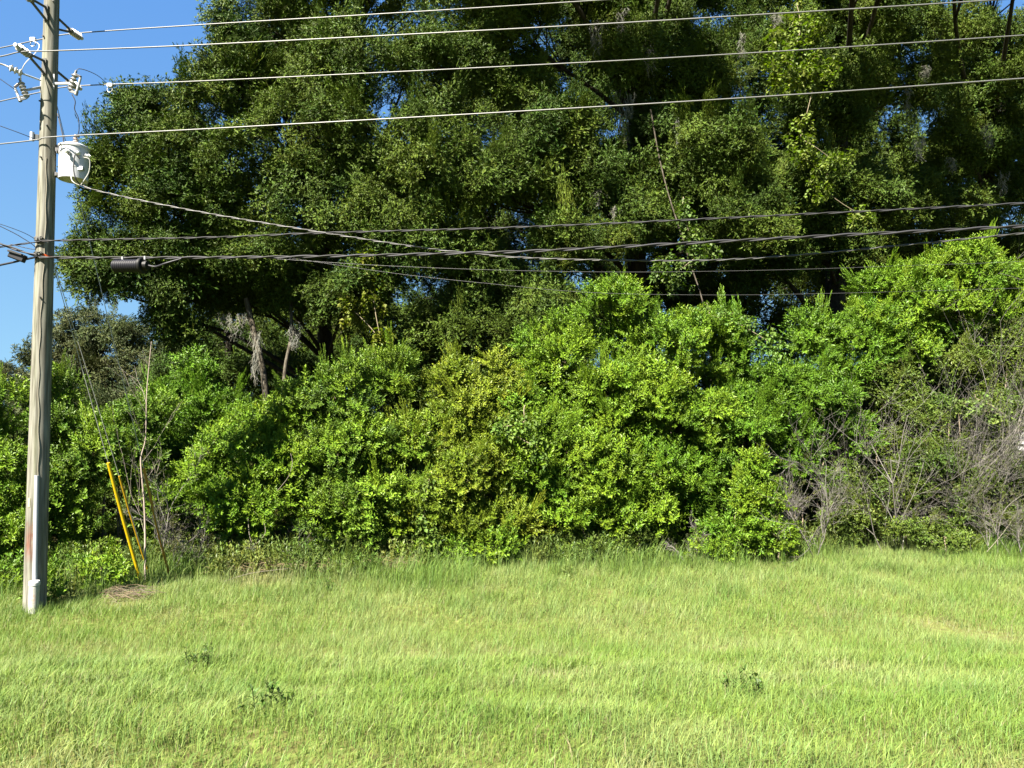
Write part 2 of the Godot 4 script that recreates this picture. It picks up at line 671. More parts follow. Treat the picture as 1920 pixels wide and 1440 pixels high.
# ---------------------------------------------------------------- ground and grass
func build_ground() -> void:
	var s := Shape.new()
	var xs := []
	var zs := []
	for k in range(-40, 41):
		xs.append(k * 0.6)
	for e in [40.0, 80.0, 160.0, 400.0, 900.0]:
		xs.append(e)
		xs.push_front(-e)
	for k in range(-10, 60):
		zs.append(-k * 0.5)
	for e in [34.0, 50.0, 90.0, 200.0, 500.0, 1200.0]:
		zs.append(-e)
	for e in [20.0, 60.0, 200.0, 600.0]:
		zs.push_front(e)
	for z in zs:
		for x in xs:
			var h := 0.1
			s.v.append(Vector3(x, ground(x, z), z))
			s.n.append(Vector3(ground(x - h, z) - ground(x + h, z), 2.0 * h, ground(x, z - h) - ground(x, z + h)).normalized())
			var litter := clampf((-z - hedge_front(clampf(x, -14.0, 14.0)) + 0.4 + wobble.get_noise_2d(x * 3.0, z * 3.0)) * 1.2, 0.0, 1.0)
			s.c.append(Color(1, 1, 1).lerp(Color(0.42, 0.34, 0.30), litter))
	var w := xs.size()
	for j in zs.size() - 1:
		for k in w - 1:
			var a := j * w + k
			s.face(a, a + 1, a + w)
			s.face(a + 1, a + w + 1, a + w)
	part("ground", s, M.soil, null, "structure")

func blade(s: Shape, p: Vector3, long: float, wide: float, lean: float, fine: bool, col: Color) -> void:
	var a := rnd(0, TAU)
	var o := Vector3(cos(a), 0, sin(a))
	var side := Vector3(-o.z, 0, o.x).rotated(Vector3.UP, rnd(-0.7, 0.7)) * wide * 0.5
	var bend := rnd(0.1, 1.0) * lean
	var t := p + Vector3.UP * long * (1.0 - bend * 0.35) + o * long * bend * 0.95 + Vector3(long * 0.12, 0, 0)
	if fine:
		var m := p + Vector3.UP * long * 0.55 + o * long * bend * 0.3
		s.quad(p - side, m - side * 0.85, m + side * 0.85, p + side, col)
		s.tri(m - side * 0.85, t, m + side * 0.85, col)
	else:
		s.tri(p - side, t, p + side, col)

func build_grass() -> void:
	var green := Color(0.134, 0.211, 0.040)
	var deep := Color(0.075, 0.152, 0.032)
	var pale := Color(0.188, 0.251, 0.076)
	var dry := Color(0.231, 0.218, 0.114)
	var short := Shape.new()
	var tall := Shape.new()
	var cell := 0.2
	var fleck := FastNoiseLite.new()
	fleck.seed = 31
	fleck.frequency = 1.3
	var spots := bare_spots()
	for iz in range(11, 92):
		var d := iz * cell
		var reach := d * 0.80 + 1.5
		var nx := int(reach / cell)
		for ix in range(-nx, nx + 1):
			var x := ix * cell
			var z := -d
			var edge := hedge_front(x)
			if d > edge + 0.8:
				continue
			var n := patchy.get_noise_2d(x, z)
			var n2 := patchy.get_noise_2d(x * 2.7 + 40.0, z * 2.7)
			var n3 := patchy.get_noise_2d(x * 1.6 - 70.0, z * 1.6 + 20.0)
			var col := green.lerp(pale, clampf(0.42 + n * 1.1 + 0.5 * fleck.get_noise_2d(x, z), 0, 1))
			col = col.lerp(deep, clampf(n2 * 1.5 - 0.2, 0, 0.45))
			col = col.lerp(dry, clampf(n3 * 1.8 - 0.62, 0, 0.4))
			var high := 1.0 + 0.3 * n2 + 0.4 * fleck.get_noise_2d(x + 90.0, z)
			var thick := 1.0
			for b in spots:
				var q: float = Vector2(x - b[0], z - b[1]).length() / b[2]
				if q < 1.0:
					col = col.lerp(dry, clampf((1.0 - q) * 1.4, 0, 0.75))
					high *= lerpf(0.5, 1.0, q)
					thick *= lerpf(0.5, 1.0, q)
			var count := int((115.0 if d < 5.5 else 80.0 if d < 8.0 else 62.0) * thick)
			var rise := clampf((d - 5.0) / 8.0, 0.0, 1.0)
			var wide := 0.0043 + 0.0042 * rise
			for k in count:
				var p := Vector3(x + rnd(-0.1, 0.1), 0, z + rnd(-0.1, 0.1))
				p.y = ground(p.x, p.z) - 0.02
				var tint := hue(col, rnd(0.72, 1.28), rnd(-0.12, 0.12))
				if rng.randf() < 0.035:
					tint = dry * rnd(0.7, 1.1)
				blade(short, p, rnd(0.06, 0.16 + 0.13 * rise) * high, wide * rnd(0.6, 1.3), 1.0, d < 8.0, tint)
			if d > edge - 1.7 + n * 2.2:
				for k in 14:
					var p := Vector3(x + rnd(-0.1, 0.1), 0, z + rnd(-0.1, 0.1))
					p.y = ground(p.x, p.z) - 0.02
					blade(tall, p, rnd(0.2, 0.65) * high, wide * rnd(0.7, 1.2), 0.7, true, hue(col.lerp(deep, 0.25), rnd(0.7, 1.25), rnd(-0.12, 0.12)))
	var g := part("grass", short, M.grass, null, "stuff")
	tag(g, "short pale green grass covering the slope", "grass")
	# leafy weeds mixed into the edge
	var stalk := Shape.new()
	for k in 5:
		var foot := Vector3(rnd(-0.08, 0.08), 0, rnd(-0.08, 0.08))
		var up := Vector3(rnd(-0.35, 0.35), 1.0, rnd(-0.35, 0.35)).normalized() * rnd(0.2, 0.42)
		stalk.tube(PackedVector3Array([foot, foot + up]), PackedFloat32Array([0.004, 0.002]), 3, Color(0.9, 0.8, 0.6))
		for q in 11:
			stalk.leaf(foot + up * rnd(0.15, 1.05), (ball() + Vector3.UP * 0.35).normalized(), Vector3.UP + ball() * 0.5, rnd(0.03, 0.065), rnd(0.012, 0.026), hue(Color(1, 1, 1), rnd(0.75, 1.25), rnd(-0.1, 0.1)))
	var where := []
	var tints := PackedColorArray()
	for k in 5200:
		var x := rnd(-13.0, 13.0)
		var off := absf(rng.randfn(0.0, 0.95)) - 0.9
		var z := -(hedge_front(x) - off)
		if (x > -7.4 and x < -5.9 and off > -0.35) or fleck.get_noise_2d(x * 0.6, z * 0.6) < -0.12 + off * 0.25:
			continue
		where.append(Transform3D(Basis(Vector3.UP, rnd(0, TAU)).scaled(Vector3.ONE * rnd(0.6, 1.7)), Vector3(x, ground(x, z) - 0.01, z)))
		var mix := fleck.get_noise_2d(x * 0.4 + 17.0, z * 0.4) * 1.4 + 0.4
		tints.append(hue(Color(0.075, 0.125, 0.020).lerp(Color(0.155, 0.195, 0.045), clampf(mix, 0, 1)), rnd(0.7, 1.2), rnd(-0.1, 0.12)))
	var wd := copies("weeds", stalk.mesh(M.hedge), where, tints, null)
	wd.set_meta("label", "leafy weeds tangled along the foot of the thicket")
	wd.set_meta("category", "weeds")
	var h := part("tall_grass", tall, M.grass, null, "stuff")
	tag(h, "taller grass along the foot of the thicket", "grass")

# distance from the camera at which the thicket begins
func hedge_front(x: float) -> float:
	return 14.6 + 0.19 * (x + 4.0) + (0.5 if x > 3.0 else 0.0)

var spots_cache := []
func bare_spots() -> Array:
	if spots_cache.is_empty():
		for b in [[1585, 1255, 0.35], [1860, 1200, 0.4], [1340, 1220, 0.35], [790, 1240, 0.4], [230, 1135, 0.45], [500, 1080, 1.1], [740, 1068, 0.5], [1040, 1270, 0.35], [1080, 1235, 0.3], [1760, 1180, 0.5]]:
			var p := on_ground(b[0], b[1])
			spots_cache.append([p.x, p.z, b[2]])
	return spots_cache

func on_ground(px: float, py: float) -> Vector3:
	var d := (at(px, py, 10.0) - EYE).normalized()
	var t := 0.5
	while t < 60.0:
		var p := EYE + d * t
		if p.y < ground(p.x, p.z):
			return p
		t += 0.02
	return EYE + d * 60.0

# ---------------------------------------------------------------- trees
func build_trees() -> void:
	var oak_spray := clump_mesh(func(): return spray(5, 8, 0.30, 0.075, 0.030), 26, 0.46, 0.55, M.oak)
	var oak_spray_b := clump_mesh(func(): return spray(6, 7, 0.34, 0.072, 0.029), 26, 0.46, 0.55, M.oak)
	var oak_spray_c := clump_mesh(func(): return spray(5, 7, 0.32, 0.080, 0.032), 24, 0.46, 0.5, M.oak)
	var grp := "tall trees behind the thicket"
	var olive := Color(0.042, 0.078, 0.012)
	var olive2 := Color(0.086, 0.128, 0.017)
	var wood := Color(0.062, 0.055, 0.046)
	var lit := {"spray": oak_spray, "clump": 0.42, "bumps": 6, "density": 1.0, "up": 0.35, "tint": olive, "tint2": olive2, "wood": wood, "inner": 0.3, "every": 3}
	tree("oak_tree", "broad live oak behind the utility pole, its lit crown spreading over the thicket", grp, Vector2(640, 0), 24.5, at(600, 480, 24.0), 0.31, [
		[530, 70, 120, 110, 21], [440, 180, 110, 90, 20.5], [290, 250, 110, 70, 20.5], [215, 340, 75, 70, 20.5], [240, 430, 100, 75, 20], [190, 510, 65, 55, 20],
		[310, 500, 110, 75, 20.5], [390, 330, 130, 100, 20], [560, 260, 140, 110, 20], [690, 130, 130, 120, 20.5], [620, 390, 130, 90, 20], [480, 450, 110, 70, 20.5],
		[790, 290, 130, 110, 20], [770, 440, 110, 80, 20], [660, 540, 90, 55, 20], [340, 600, 45, 50, 21], [690, -40, 150, 90, 21], [540, -60, 130, 70, 21.5], [850, 120, 110, 110, 21], [540, 170, 120, 100, 23.5], [740, 380, 140, 110, 23.5], [360, 420, 130, 90, 23], [500, 545, 110, 42, 21.6], [410, 545, 80, 40, 21.8], [620, -190, 150, 90, 22], [760, -220, 150, 100, 22]], lit)
	var mid := lit.duplicate()
	mid.merge({"spray": oak_spray_b, "density": 1.0}, true)
	tree("oak_tree", "moss-hung oak with a forked trunk in the middle of the wood", grp, Vector2(1195, 0), 23.5, at(1190, 230, 23.5), 0.38, [
		[960, 80, 110, 100, 22], [1010, 230, 100, 90, 21.5], [930, 370, 100, 80, 21], [1060, 340, 90, 80, 21.5], [900, 500, 100, 70, 21], [1080, 470, 90, 60, 21], [1080, -30, 130, 70, 23],
		[1290, 160, 100, 80, 23.5], [1340, 300, 110, 100, 22], [1380, 420, 110, 80, 22], [1230, -40, 130, 60, 24.5], [1010, 590, 80, 60, 20.5], [840, 620, 110, 60, 20.5], [1290, 440, 90, 70, 23.5], [1160, 330, 55, 50, 21.8], [1215, 420, 60, 45, 21.6], [1240, 260, 60, 60, 22.4], [1175, 110, 65, 60, 22.3], [1130, 20, 60, 55, 22.3], [1240, 60, 55, 55, 22.6], [900, -170, 130, 90, 19.2], [1010, -190, 100, 75, 18.8], [1250, -170, 70, 60, 19.0], [1290, -160, 80, 60, 19.4], [1080, -330, 150, 100, 21]], mid)
	var far := lit.duplicate()
	far.merge({"spray": oak_spray_c, "density": 0.8, "per": 22, "inner": 0.2, "thin_back": 0.6}, true)
	tree("oak_tree", "dark oak with a heavy limb reaching out over the bare brush", grp, Vector2(1570, 0), 25.0, at(1575, 250, 25.0), 0.40, [
		[1450, 60, 90, 90, 24], [1500, 190, 80, 90, 23.5], [1600, 70, 100, 90, 25], [1690, 170, 90, 70, 25.5], [1490, 360, 110, 80, 23], [1620, 400, 110, 70, 24], [1740, 380, 90, 60, 25], [1540, 480, 120, 60, 23.5], [1430, 480, 90, 60, 23.5], [1590, -40, 120, 60, 25], [1590, 150, 65, 60, 23.6], [1570, 240, 45, 45, 23.6], [1610, 40, 60, 60, 23.6], [1600, -180, 120, 90, 19.4], [1690, -170, 120, 90, 20], [1560, -330, 170, 110, 22]], far)
	var thin := far.duplicate()
	thin.merge({"density": 0.7, "per": 20}, true)
	tree("oak_tree", "sparse oak with blue sky showing through at the far end of the wood", grp, Vector2(1860, 0), 28.0, at(1850, 300, 28.0), 0.34, [
		[1790, 70, 80, 80, 27], [1880, 90, 80, 70, 28], [1860, 200, 110, 80, 27], [1800, 290, 90, 60, 27], [1900, 330, 90, 80, 28], [1820, 420, 100, 60, 28], [1960, 200, 90, 120, 28], [1930, 470, 90, 50, 27.5], [1800, -160, 120, 90, 21], [1920, -170, 130, 90, 21.5], [1880, -60, 110, 60, 27]], thin)
	# understorey and trees deeper in the wood
	var deepo := far.duplicate()
	deepo.merge({"density": 1.1, "bumps": 0, "clump": 0.6, "inner": 0.4}, true)
	var g2 := "trees deeper in the wood"
	tree("wood_tree", "shaded tree under the broad oak, behind the pointed laurel", g2, Vector2(430, 0), 28.0, at(430, 620, 28.0), 0.2, [[420, 640, 120, 80, 28], [520, 700, 130, 70, 28], [360, 690, 80, 60, 27.5]], deepo)
	tree("wood_tree", "shaded tree in the dark hollow above the middle laurels", g2, Vector2(640, 0), 29.0, at(640, 640, 29.0), 0.22, [[640, 620, 140, 80, 30], [700, 700, 140, 60, 29], [560, 560, 110, 60, 31]], deepo)
	tree("wood_tree", "dark tree filling the gap between the two largest oaks", g2, Vector2(900, 0), 30.0, at(900, 520, 30.0), 0.25, [[880, 560, 140, 90, 30], [950, 420, 130, 100, 31], [880, 660, 120, 60, 28], [860, 300, 120, 110, 32], [1010, 620, 120, 70, 29]], deepo)
	tree("wood_tree", "dark tree behind the forked mossy trunk", g2, Vector2(1130, 0), 31.0, at(1130, 480, 31.0), 0.25, [[1120, 440, 130, 100, 31], [1160, 250, 140, 120, 32], [1100, 90, 120, 100, 32], [1230, 560, 120, 60, 29]], deepo)
	tree("wood_tree", "dark tree rising behind the rounded crest of the thicket", g2, Vector2(1390, 0), 29.0, at(1390, 520, 29.0), 0.25, [[1340, 540, 110, 70, 28], [1460, 540, 110, 60, 28], [1400, 640, 130, 70, 27], [1400, 380, 140, 100, 30], [1360, 180, 110, 110, 32]], deepo)
	tree("wood_tree", "dark tree behind the heavy limb at the far end of the wood", g2, Vector2(1650, 0), 31.0, at(1650, 470, 31.0), 0.25, [[1600, 520, 120, 60, 29], [1720, 470, 120, 60, 30], [1560, 260, 80, 90, 32], [1860, 500, 130, 50, 31]], deepo)
	# pale trees across the open ground by the pole
	var pale := deepo.duplicate()
	pale.merge({"tint": Color(0.062, 0.084, 0.031), "tint2": Color(0.087, 0.102, 0.043), "clump": 0.6, "density": 1.0, "per": 24, "spray": clump_mesh(func(): return spray(5, 8, 0.42, 0.10, 0.038), 26, 0.6, 0.5, M.oak)}, true)
	tree("distant_tree", "grey-green feathery tree beyond the pole, under the oak's hanging edge", "distant trees beyond the pole", Vector2(200, 0), 34.0, at(200, 720, 34.0), 0.2, [[160, 650, 70, 60, 34], [240, 660, 60, 50, 34], [140, 730, 70, 60, 33], [280, 720, 90, 60, 33], [210, 730, 80, 60, 34], [330, 680, 50, 50, 32], [190, 635, 80, 45, 34], [115, 685, 50, 60, 33], [250, 790, 140, 50, 32], [120, 790, 90, 60, 32]], pale)
	tree("distant_tree", "small far tree at the edge of the picture past the pole", "distant trees beyond the pole", Vector2(0, 0), 42.0, at(0, 760, 42.0), 0.2, [[5, 735, 45, 55, 42], [-60, 720, 60, 70, 42], [60, 760, 60, 45, 42]], pale)

	# the wood goes on behind
	var wall := deepo.duplicate()
	wall.merge({"clump": 0.85, "density": 1.0, "inner": 0.35, "thin_back": 0.75, "every": 6, "spray": clump_mesh(func(): return spray(6, 8, 0.55, 0.13, 0.05), 30, 0.85, 0.5, M.oak)}, true)
	var g4 := "far trees closing the wood"
	var skirt := [[-90, 780, 110, 60, 33], [60, 770, 120, 70, 33.5], [0, 850, 140, 60, 32]]
	for w in [["far dark tree behind the moss-wrapped leaning trunk", 450, [[430, 590, 110, 110, 36], [520, 690, 120, 90, 36], [390, 720, 90, 70, 35]]],
			["far dark tree behind the hollow under the broad oak", 680, [[640, 520, 140, 120, 37], [720, 650, 140, 100, 36], [600, 680, 110, 90, 35], [620, 380, 130, 110, 34], [560, 180, 120, 120, 34]]],
			["far dark tree showing between the two largest oaks", 930, [[900, 470, 130, 140, 38], [980, 620, 140, 110, 36], [850, 670, 110, 80, 35], [900, 260, 130, 120, 34], [860, 70, 130, 120, 33], [960, -60, 130, 80, 33]]],
			["far dark tree behind the crest of the tall dome", 1160, [[1150, 420, 140, 140, 38], [1210, 580, 140, 100, 36], [1080, 600, 110, 90, 35], [1130, 200, 140, 130, 34], [1180, 30, 140, 110, 33], [1250, 330, 110, 110, 34]]],
			["far dark tree behind the bright grape vine", 1400, [[1390, 380, 140, 140, 38], [1440, 560, 140, 90, 36], [1380, 180, 130, 130, 34], [1350, 10, 90, 110, 33]]],
			["far dark tree behind the high sunlit shrub", 1640, [[1610, 450, 110, 100, 37], [1700, 590, 150, 110, 35], [1580, 600, 110, 90, 35], [1580, 260, 120, 110, 33], [1620, 90, 120, 110, 33], [1560, -50, 130, 80, 32], [1700, 330, 110, 100, 33]]],
			["far dark tree behind the topmost bare twigs", 1840, [[1850, 530, 100, 80, 37], [1820, 680, 130, 110, 34], [1950, 620, 110, 100, 36], [1790, 350, 110, 90, 32], [1830, 180, 110, 100, 32], [1900, 300, 110, 110, 33], [1760, 60, 70, 90, 32]]]]:
		var all: Array = w[2].duplicate()
		for k in skirt:
			all.append([k[0] + w[1], k[1], k[2], k[3], k[4]])
		tree("far_tree", w[0], g4, Vector2(w[1], 0), 36.0, at(w[1], 640, 36.0), 0.22, all, wall)

	# climbing vines
	var vp := vine_piece(16, 0.35, 0.13, M.vine)
	vine("climbing_vine", "bright grape vine draped down the dark oak", [[1500, 60, 60, 60, 20.9], [1480, 130, 70, 50, 20.8], [1530, 140, 50, 40, 20.8], [1500, 260, 30, 50, 20.8], [1560, 300, 45, 30, 20.8], [1540, 350, 30, 30, 20.9], [1620, 405, 30, 14, 20.9]], vp, Color(0.136, 0.186, 0.034))
	vine("climbing_vine", "narrow column of yellow-green vine hanging in the broad oak", [[690, 500, 14, 40, 19.2], [700, 560, 28, 45, 19.2], [715, 640, 20, 50, 19.0], [660, 580, 25, 25, 19.2]], vp, Color(0.130, 0.155, 0.022))
	vine("climbing_vine", "leafy vine climbing the thin leaning stem below the forked trunk", [[1285, 400, 18, 35, 20.5], [1295, 450, 26, 25, 20.5], [1320, 470, 30, 20, 20.5], [1270, 510, 50, 40, 20.0]], vp, Color(0.093, 0.149, 0.037))

	# hanging moss
	moss("long pale moss beard on the forked trunk, below the second wire", 1216, 70, 21.2, 26, 75, 44)
	moss("thin moss strands on the limb beside the forked trunk", 1120, 40, 21.2, 30, 75, 40)
	moss("grey moss curtain down the shaded forked trunk", 1172, 170, 21.3, 40, 110, 40)
	moss("small moss tuft above the cables, in front of the dark wood", 1120, 355, 20.6, 16, 34, 24)
	moss("narrow moss strand crossing the upper cable", 1150, 385, 20.6, 12, 60, 24)
	moss("moss fringe of short strands between the two cables", 1195, 405, 21.5, 50, 45, 40)
	moss("wispy moss strand beside the thin leaning stem", 1270, 220, 21.5, 12, 65, 18)
	moss("pale moss tuft at the top of the bright vine", 1456, 25, 21.0, 16, 34, 26)
	moss("moss tuft hanging below the heavy limb", 1722, 255, 22.4, 20, 50, 34)
	moss("moss tuft high in the sparse oak", 1735, 125, 23.6, 16, 30, 26)
	moss("moss strands by the sky gap of the sparse oak", 1853, 230, 24.4, 18, 55, 34)
	moss("short forked moss tuft above the cables by the sparse oak", 1785, 295, 23.6, 20, 30, 26)
	moss("drooping moss on the low limb over the pointed laurel", 440, 585, 20.5, 60, 60, 50)
	moss("moss fall along the leaning trunk under the broad oak", 482, 620, 20.5, 22, 100, 40)
	moss("moss tail beside the pale bent trunk under the broad oak", 553, 605, 20.3, 22, 55, 46)

	moss("thin moss strands near the top of the forked trunk", 1165, 15, 21.2, 22, 60, 26)
	moss("moss strands between the vine and the forked oak", 1390, 60, 22.0, 16, 60, 22)
	moss("long moss strand below the sparse oak's sky gap", 1700, 160, 23.0, 14, 60, 22)
	moss("moss strands at the far end above the upper cable", 1880, 320, 24.4, 18, 50, 24)
	# stems seen in the hollow
	bent_stem("bent_trunk", "pale bent trunk standing in the hollow under the broad oak", [[528, 790, 20.6], [535, 690, 20.6], [546, 630, 20.6], [545, 560, 20.8]], 0.06, Color(0.17, 0.16, 0.13))
	bent_stem("bent_trunk", "dark leaning trunk wrapped in moss under the broad oak", [[500, 790, 20.8], [494, 700, 20.8], [478, 630, 20.8], [462, 560, 21.0]], 0.10, Color(0.15, 0.14, 0.11))
	bent_stem("leaning_stem", "thin leaning vine stem slanting down across the cables", [[1220, 205, 21.4], [1235, 290, 21.3], [1255, 370, 21.0], [1290, 480, 20.6], [1330, 640, 20.2]], 0.022, Color(0.13, 0.12, 0.10))

func bent_stem(called: String, label: String, pts: Array, r: float, col: Color) -> void:
	var w := []
	for p in pts:
		w.append(at(p[0], p[1], p[2]))
	var low: Vector3 = w[0] if w[0].y < w[w.size() - 1].y else w[w.size() - 1]
	var foot := Vector3(low.x, ground(low.x, low.z) - 0.05, low.z)
	if w[0] == low:
		w.push_front(foot)
	else:
		w.append(foot)
	var path := through(w, 6)
	var s := Shape.new()
	s.tube(path, widths(path.size(), r, r * 0.8), 8, col)
	tag(part(called, s, M.bark), label, "trunk")

func vine(called: String, label: String, raw: Array, piece: Mesh, tint: Color) -> void:
	var lobes := measured(raw, 0.6)
	var t := thing(called, label, "vine", lobes[0][0])
	var where := []
	var tints := PackedColorArray()
	var s := Shape.new()
	var prev: Vector3 = lobes[0][0] + Vector3(0, lobes[0][1].y, -0.2)
	for l in lobes:
		var r: Vector3 = l[1]
		var count := int(60.0 * r.x * r.y) + 8
		for k in count:
			var p: Vector3 = l[0] + ball() * r
			where.append(Transform3D(aimed(Vector3.UP + ball() * 0.8, rnd(0.7, 1.15)), p))
			tints.append(hue(tint, rnd(0.75, 1.25), rnd(-0.08, 0.10)))
		s.tube(bezier(prev, prev.lerp(l[0], 0.5) + ball() * 0.15, l[0], 5), widths(6, 0.014, 0.010), 4, Color(0.2, 0.17, 0.11))
		prev = l[0]
	part("stem", s, M.twig, t)
	copies("foliage", piece, where, tints, t)

# ---------------------------------------------------------------- the thicket
func build_hedge() -> void:
	var a := clump_mesh(func(): return shoot(18, 0.20, 0.068, 0.029), 19, 0.27, 0.9, M.hedge)
	var b := clump_mesh(func(): return shoot(20, 0.23, 0.072, 0.027), 19, 0.27, 0.9, M.hedge)
	var c := clump_mesh(func(): return shoot(17, 0.18, 0.062, 0.029), 19, 0.27, 0.9, M.hedge)
	var c_low := clump_mesh(func(): return shoot(14, 0.16, 0.070, 0.032), 12, 0.16, 0.9, M.hedge)
	var fine := clump_mesh(func(): return spray(5, 6, 0.24, 0.055, 0.022), 20, 0.27, 0.7, M.hedge)
	var grp := "laurel shrubs of the thicket"
	var bright := Color(0.094, 0.184, 0.013)
	var bright2 := Color(0.160, 0.256, 0.018)
	var deep := Color(0.078, 0.158, 0.013)
	var o := {"spray": a, "clump": 0.25, "bumps": 7, "density": 0.95, "up": 0.75, "outward": 0.7, "tint": bright, "tint2": bright2, "inner": 0.22, "thin_back": 0.6}
	var oy := o.duplicate()
	oy.merge({"tint": Color(0.125, 0.185, 0.014), "tint2": Color(0.175, 0.225, 0.020)}, true)
	var od := o.duplicate()
	od.merge({"spray": b, "tint": deep, "tint2": bright}, true)
	var oc := o.duplicate()
	oc.merge({"spray": c, "tint": Color(0.077, 0.140, 0.016)}, true)
	shrub("laurel_shrub", "bright shrub past the pole at the edge of the picture", grp, [[25, 770, 55, 65, 14.6], [25, 880, 85, 100, 14.4], [-60, 830, 90, 130, 14.8], [20, 1000, 90, 80, 14.0], [-70, 1000, 90, 90, 14.2]], o)
	shrub("laurel_shrub", "bright shrub just behind the utility pole, beside the yellow guards", grp, [[112, 745, 32, 50, 15.2], [135, 820, 70, 60, 15], [200, 850, 80, 65, 14.9], [120, 920, 75, 75, 14.6], [265, 800, 60, 50, 15.4], [150, 1010, 80, 50, 14.4], [250, 890, 50, 50, 15.2]], oc)
	shrub("laurel_shrub", "pointed deep green shrub standing above its neighbours beside the yellow guards", grp, [[368, 715, 30, 40, 16.8], [345, 770, 50, 50, 16.8], [410, 770, 45, 40, 16.6], [330, 850, 60, 60, 16.8], [395, 860, 60, 70, 16.4]], od)
	shrub("laurel_shrub", "broad shrub sloping forward beside the yellow guards, over the straw heap", grp, [[450, 860, 100, 75, 15.5], [390, 930, 90, 70, 15.2], [520, 800, 75, 60, 15.9], [345, 940, 45, 45, 15.4], [470, 960, 90, 60, 15.3], [555, 900, 60, 60, 15.5], [310, 985, 40, 40, 15.4]], o)
	shrub("laurel_shrub", "rounded leafy shrub below the narrow hanging vine", grp, [[650, 750, 80, 75, 16.2], [720, 710, 60, 50, 16.4], [640, 850, 85, 60, 15.7], [730, 830, 80, 60, 15.8], [640, 930, 90, 60, 15.4], [740, 950, 85, 65, 15.4], [560, 770, 50, 45, 16.2], [690, 1000, 80, 40, 15.3]], oc)
	shrub("laurel_shrub", "yellow-green shrub between the narrow vine's shrub and the tall dome", grp, [[820, 730, 75, 45, 16.6], [880, 790, 80, 60, 16.3], [810, 840, 80, 55, 16], [890, 890, 85, 70, 15.7], [935, 740, 40, 60, 16.5], [840, 970, 90, 55, 15.5], [930, 980, 70, 45, 15.5]], oy)
	shrub("laurel_shrub", "tall domed shrub, largest of the thicket, in the middle", grp, [[1150, 610, 110, 70, 17.4], [1060, 680, 95, 70, 17.1], [1260, 660, 110, 75, 17.3], [1150, 740, 130, 75, 16.8], [1030, 790, 95, 75, 16.5], [1260, 780, 110, 70, 16.8], [1090, 870, 110, 75, 16.2], [1220, 890, 100, 65, 16.2], [985, 890, 75, 75, 16], [1340, 620, 50, 45, 17.6], [1060, 960, 90, 45, 15.9], [1180, 970, 80, 40, 15.9]], o)
	shrub("laurel_shrub", "deep green shrub between the tall dome and the bare brush", grp, [[1400, 690, 90, 75, 17.4], [1480, 750, 90, 75, 17.2], [1550, 720, 70, 70, 17.4], [1390, 800, 95, 65, 16.8], [1490, 850, 70, 50, 16.8], [1325, 880, 60, 45, 16.6], [1600, 640, 80, 60, 17.9], [1520, 630, 50, 40, 18], [1300, 950, 50, 35, 16.4], [1570, 810, 50, 50, 17.2]], od)
	shrub("laurel_shrub", "high sunlit shrub above the bare brush, under the cables", grp, [[1700, 560, 90, 60, 18.4], [1800, 520, 90, 55, 18.4], [1645, 610, 70, 55, 18.2], [1885, 545, 60, 55, 18.6], [1770, 590, 100, 50, 18.3], [1690, 650, 80, 50, 18.2], [1960, 560, 70, 70, 18.6]], o)
	shrub("laurel_shrub", "upright bright young shrub standing in front at the start of the bare brush", grp, [[1412, 890, 20, 22, 15.4], [1400, 930, 22, 20, 15.3], [1434, 940, 20, 22, 15.3], [1418, 985, 20, 20, 15.2]], o)
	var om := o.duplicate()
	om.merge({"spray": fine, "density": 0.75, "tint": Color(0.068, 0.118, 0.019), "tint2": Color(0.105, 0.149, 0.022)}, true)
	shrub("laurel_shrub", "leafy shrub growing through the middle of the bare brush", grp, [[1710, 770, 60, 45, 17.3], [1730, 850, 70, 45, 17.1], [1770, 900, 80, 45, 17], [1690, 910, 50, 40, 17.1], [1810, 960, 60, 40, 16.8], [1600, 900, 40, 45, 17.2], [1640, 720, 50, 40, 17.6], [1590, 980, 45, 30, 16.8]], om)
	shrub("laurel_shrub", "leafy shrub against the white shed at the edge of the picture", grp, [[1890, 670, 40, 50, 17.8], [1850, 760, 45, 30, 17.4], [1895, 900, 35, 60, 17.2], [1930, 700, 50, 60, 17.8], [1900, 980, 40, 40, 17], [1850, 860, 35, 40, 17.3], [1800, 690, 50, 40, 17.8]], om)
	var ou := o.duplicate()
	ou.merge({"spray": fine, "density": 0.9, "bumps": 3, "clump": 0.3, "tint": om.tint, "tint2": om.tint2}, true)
	var gk := "shaded shrubs at the back of the thicket"
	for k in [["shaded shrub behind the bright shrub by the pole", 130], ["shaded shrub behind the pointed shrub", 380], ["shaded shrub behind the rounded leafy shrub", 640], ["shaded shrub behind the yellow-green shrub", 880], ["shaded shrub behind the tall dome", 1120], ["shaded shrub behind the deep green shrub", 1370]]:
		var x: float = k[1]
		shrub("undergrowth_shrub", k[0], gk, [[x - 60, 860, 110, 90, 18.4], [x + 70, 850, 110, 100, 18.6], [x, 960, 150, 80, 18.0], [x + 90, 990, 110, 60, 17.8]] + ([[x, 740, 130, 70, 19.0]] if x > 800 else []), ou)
	var gu := "shaded undergrowth behind the bare brush"
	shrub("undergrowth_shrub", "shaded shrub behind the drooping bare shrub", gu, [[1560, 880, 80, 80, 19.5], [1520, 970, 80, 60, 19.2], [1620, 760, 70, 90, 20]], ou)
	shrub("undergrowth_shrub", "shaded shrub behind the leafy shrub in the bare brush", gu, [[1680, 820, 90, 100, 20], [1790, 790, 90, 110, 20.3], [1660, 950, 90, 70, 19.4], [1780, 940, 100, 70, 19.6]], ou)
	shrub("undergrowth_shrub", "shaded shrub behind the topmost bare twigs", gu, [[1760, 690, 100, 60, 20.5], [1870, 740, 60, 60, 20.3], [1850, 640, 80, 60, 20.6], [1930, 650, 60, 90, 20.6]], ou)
	# broad-leaved creepers over the shrubs
	var vp := vine_piece(14, 0.3, 0.095, M.vine)
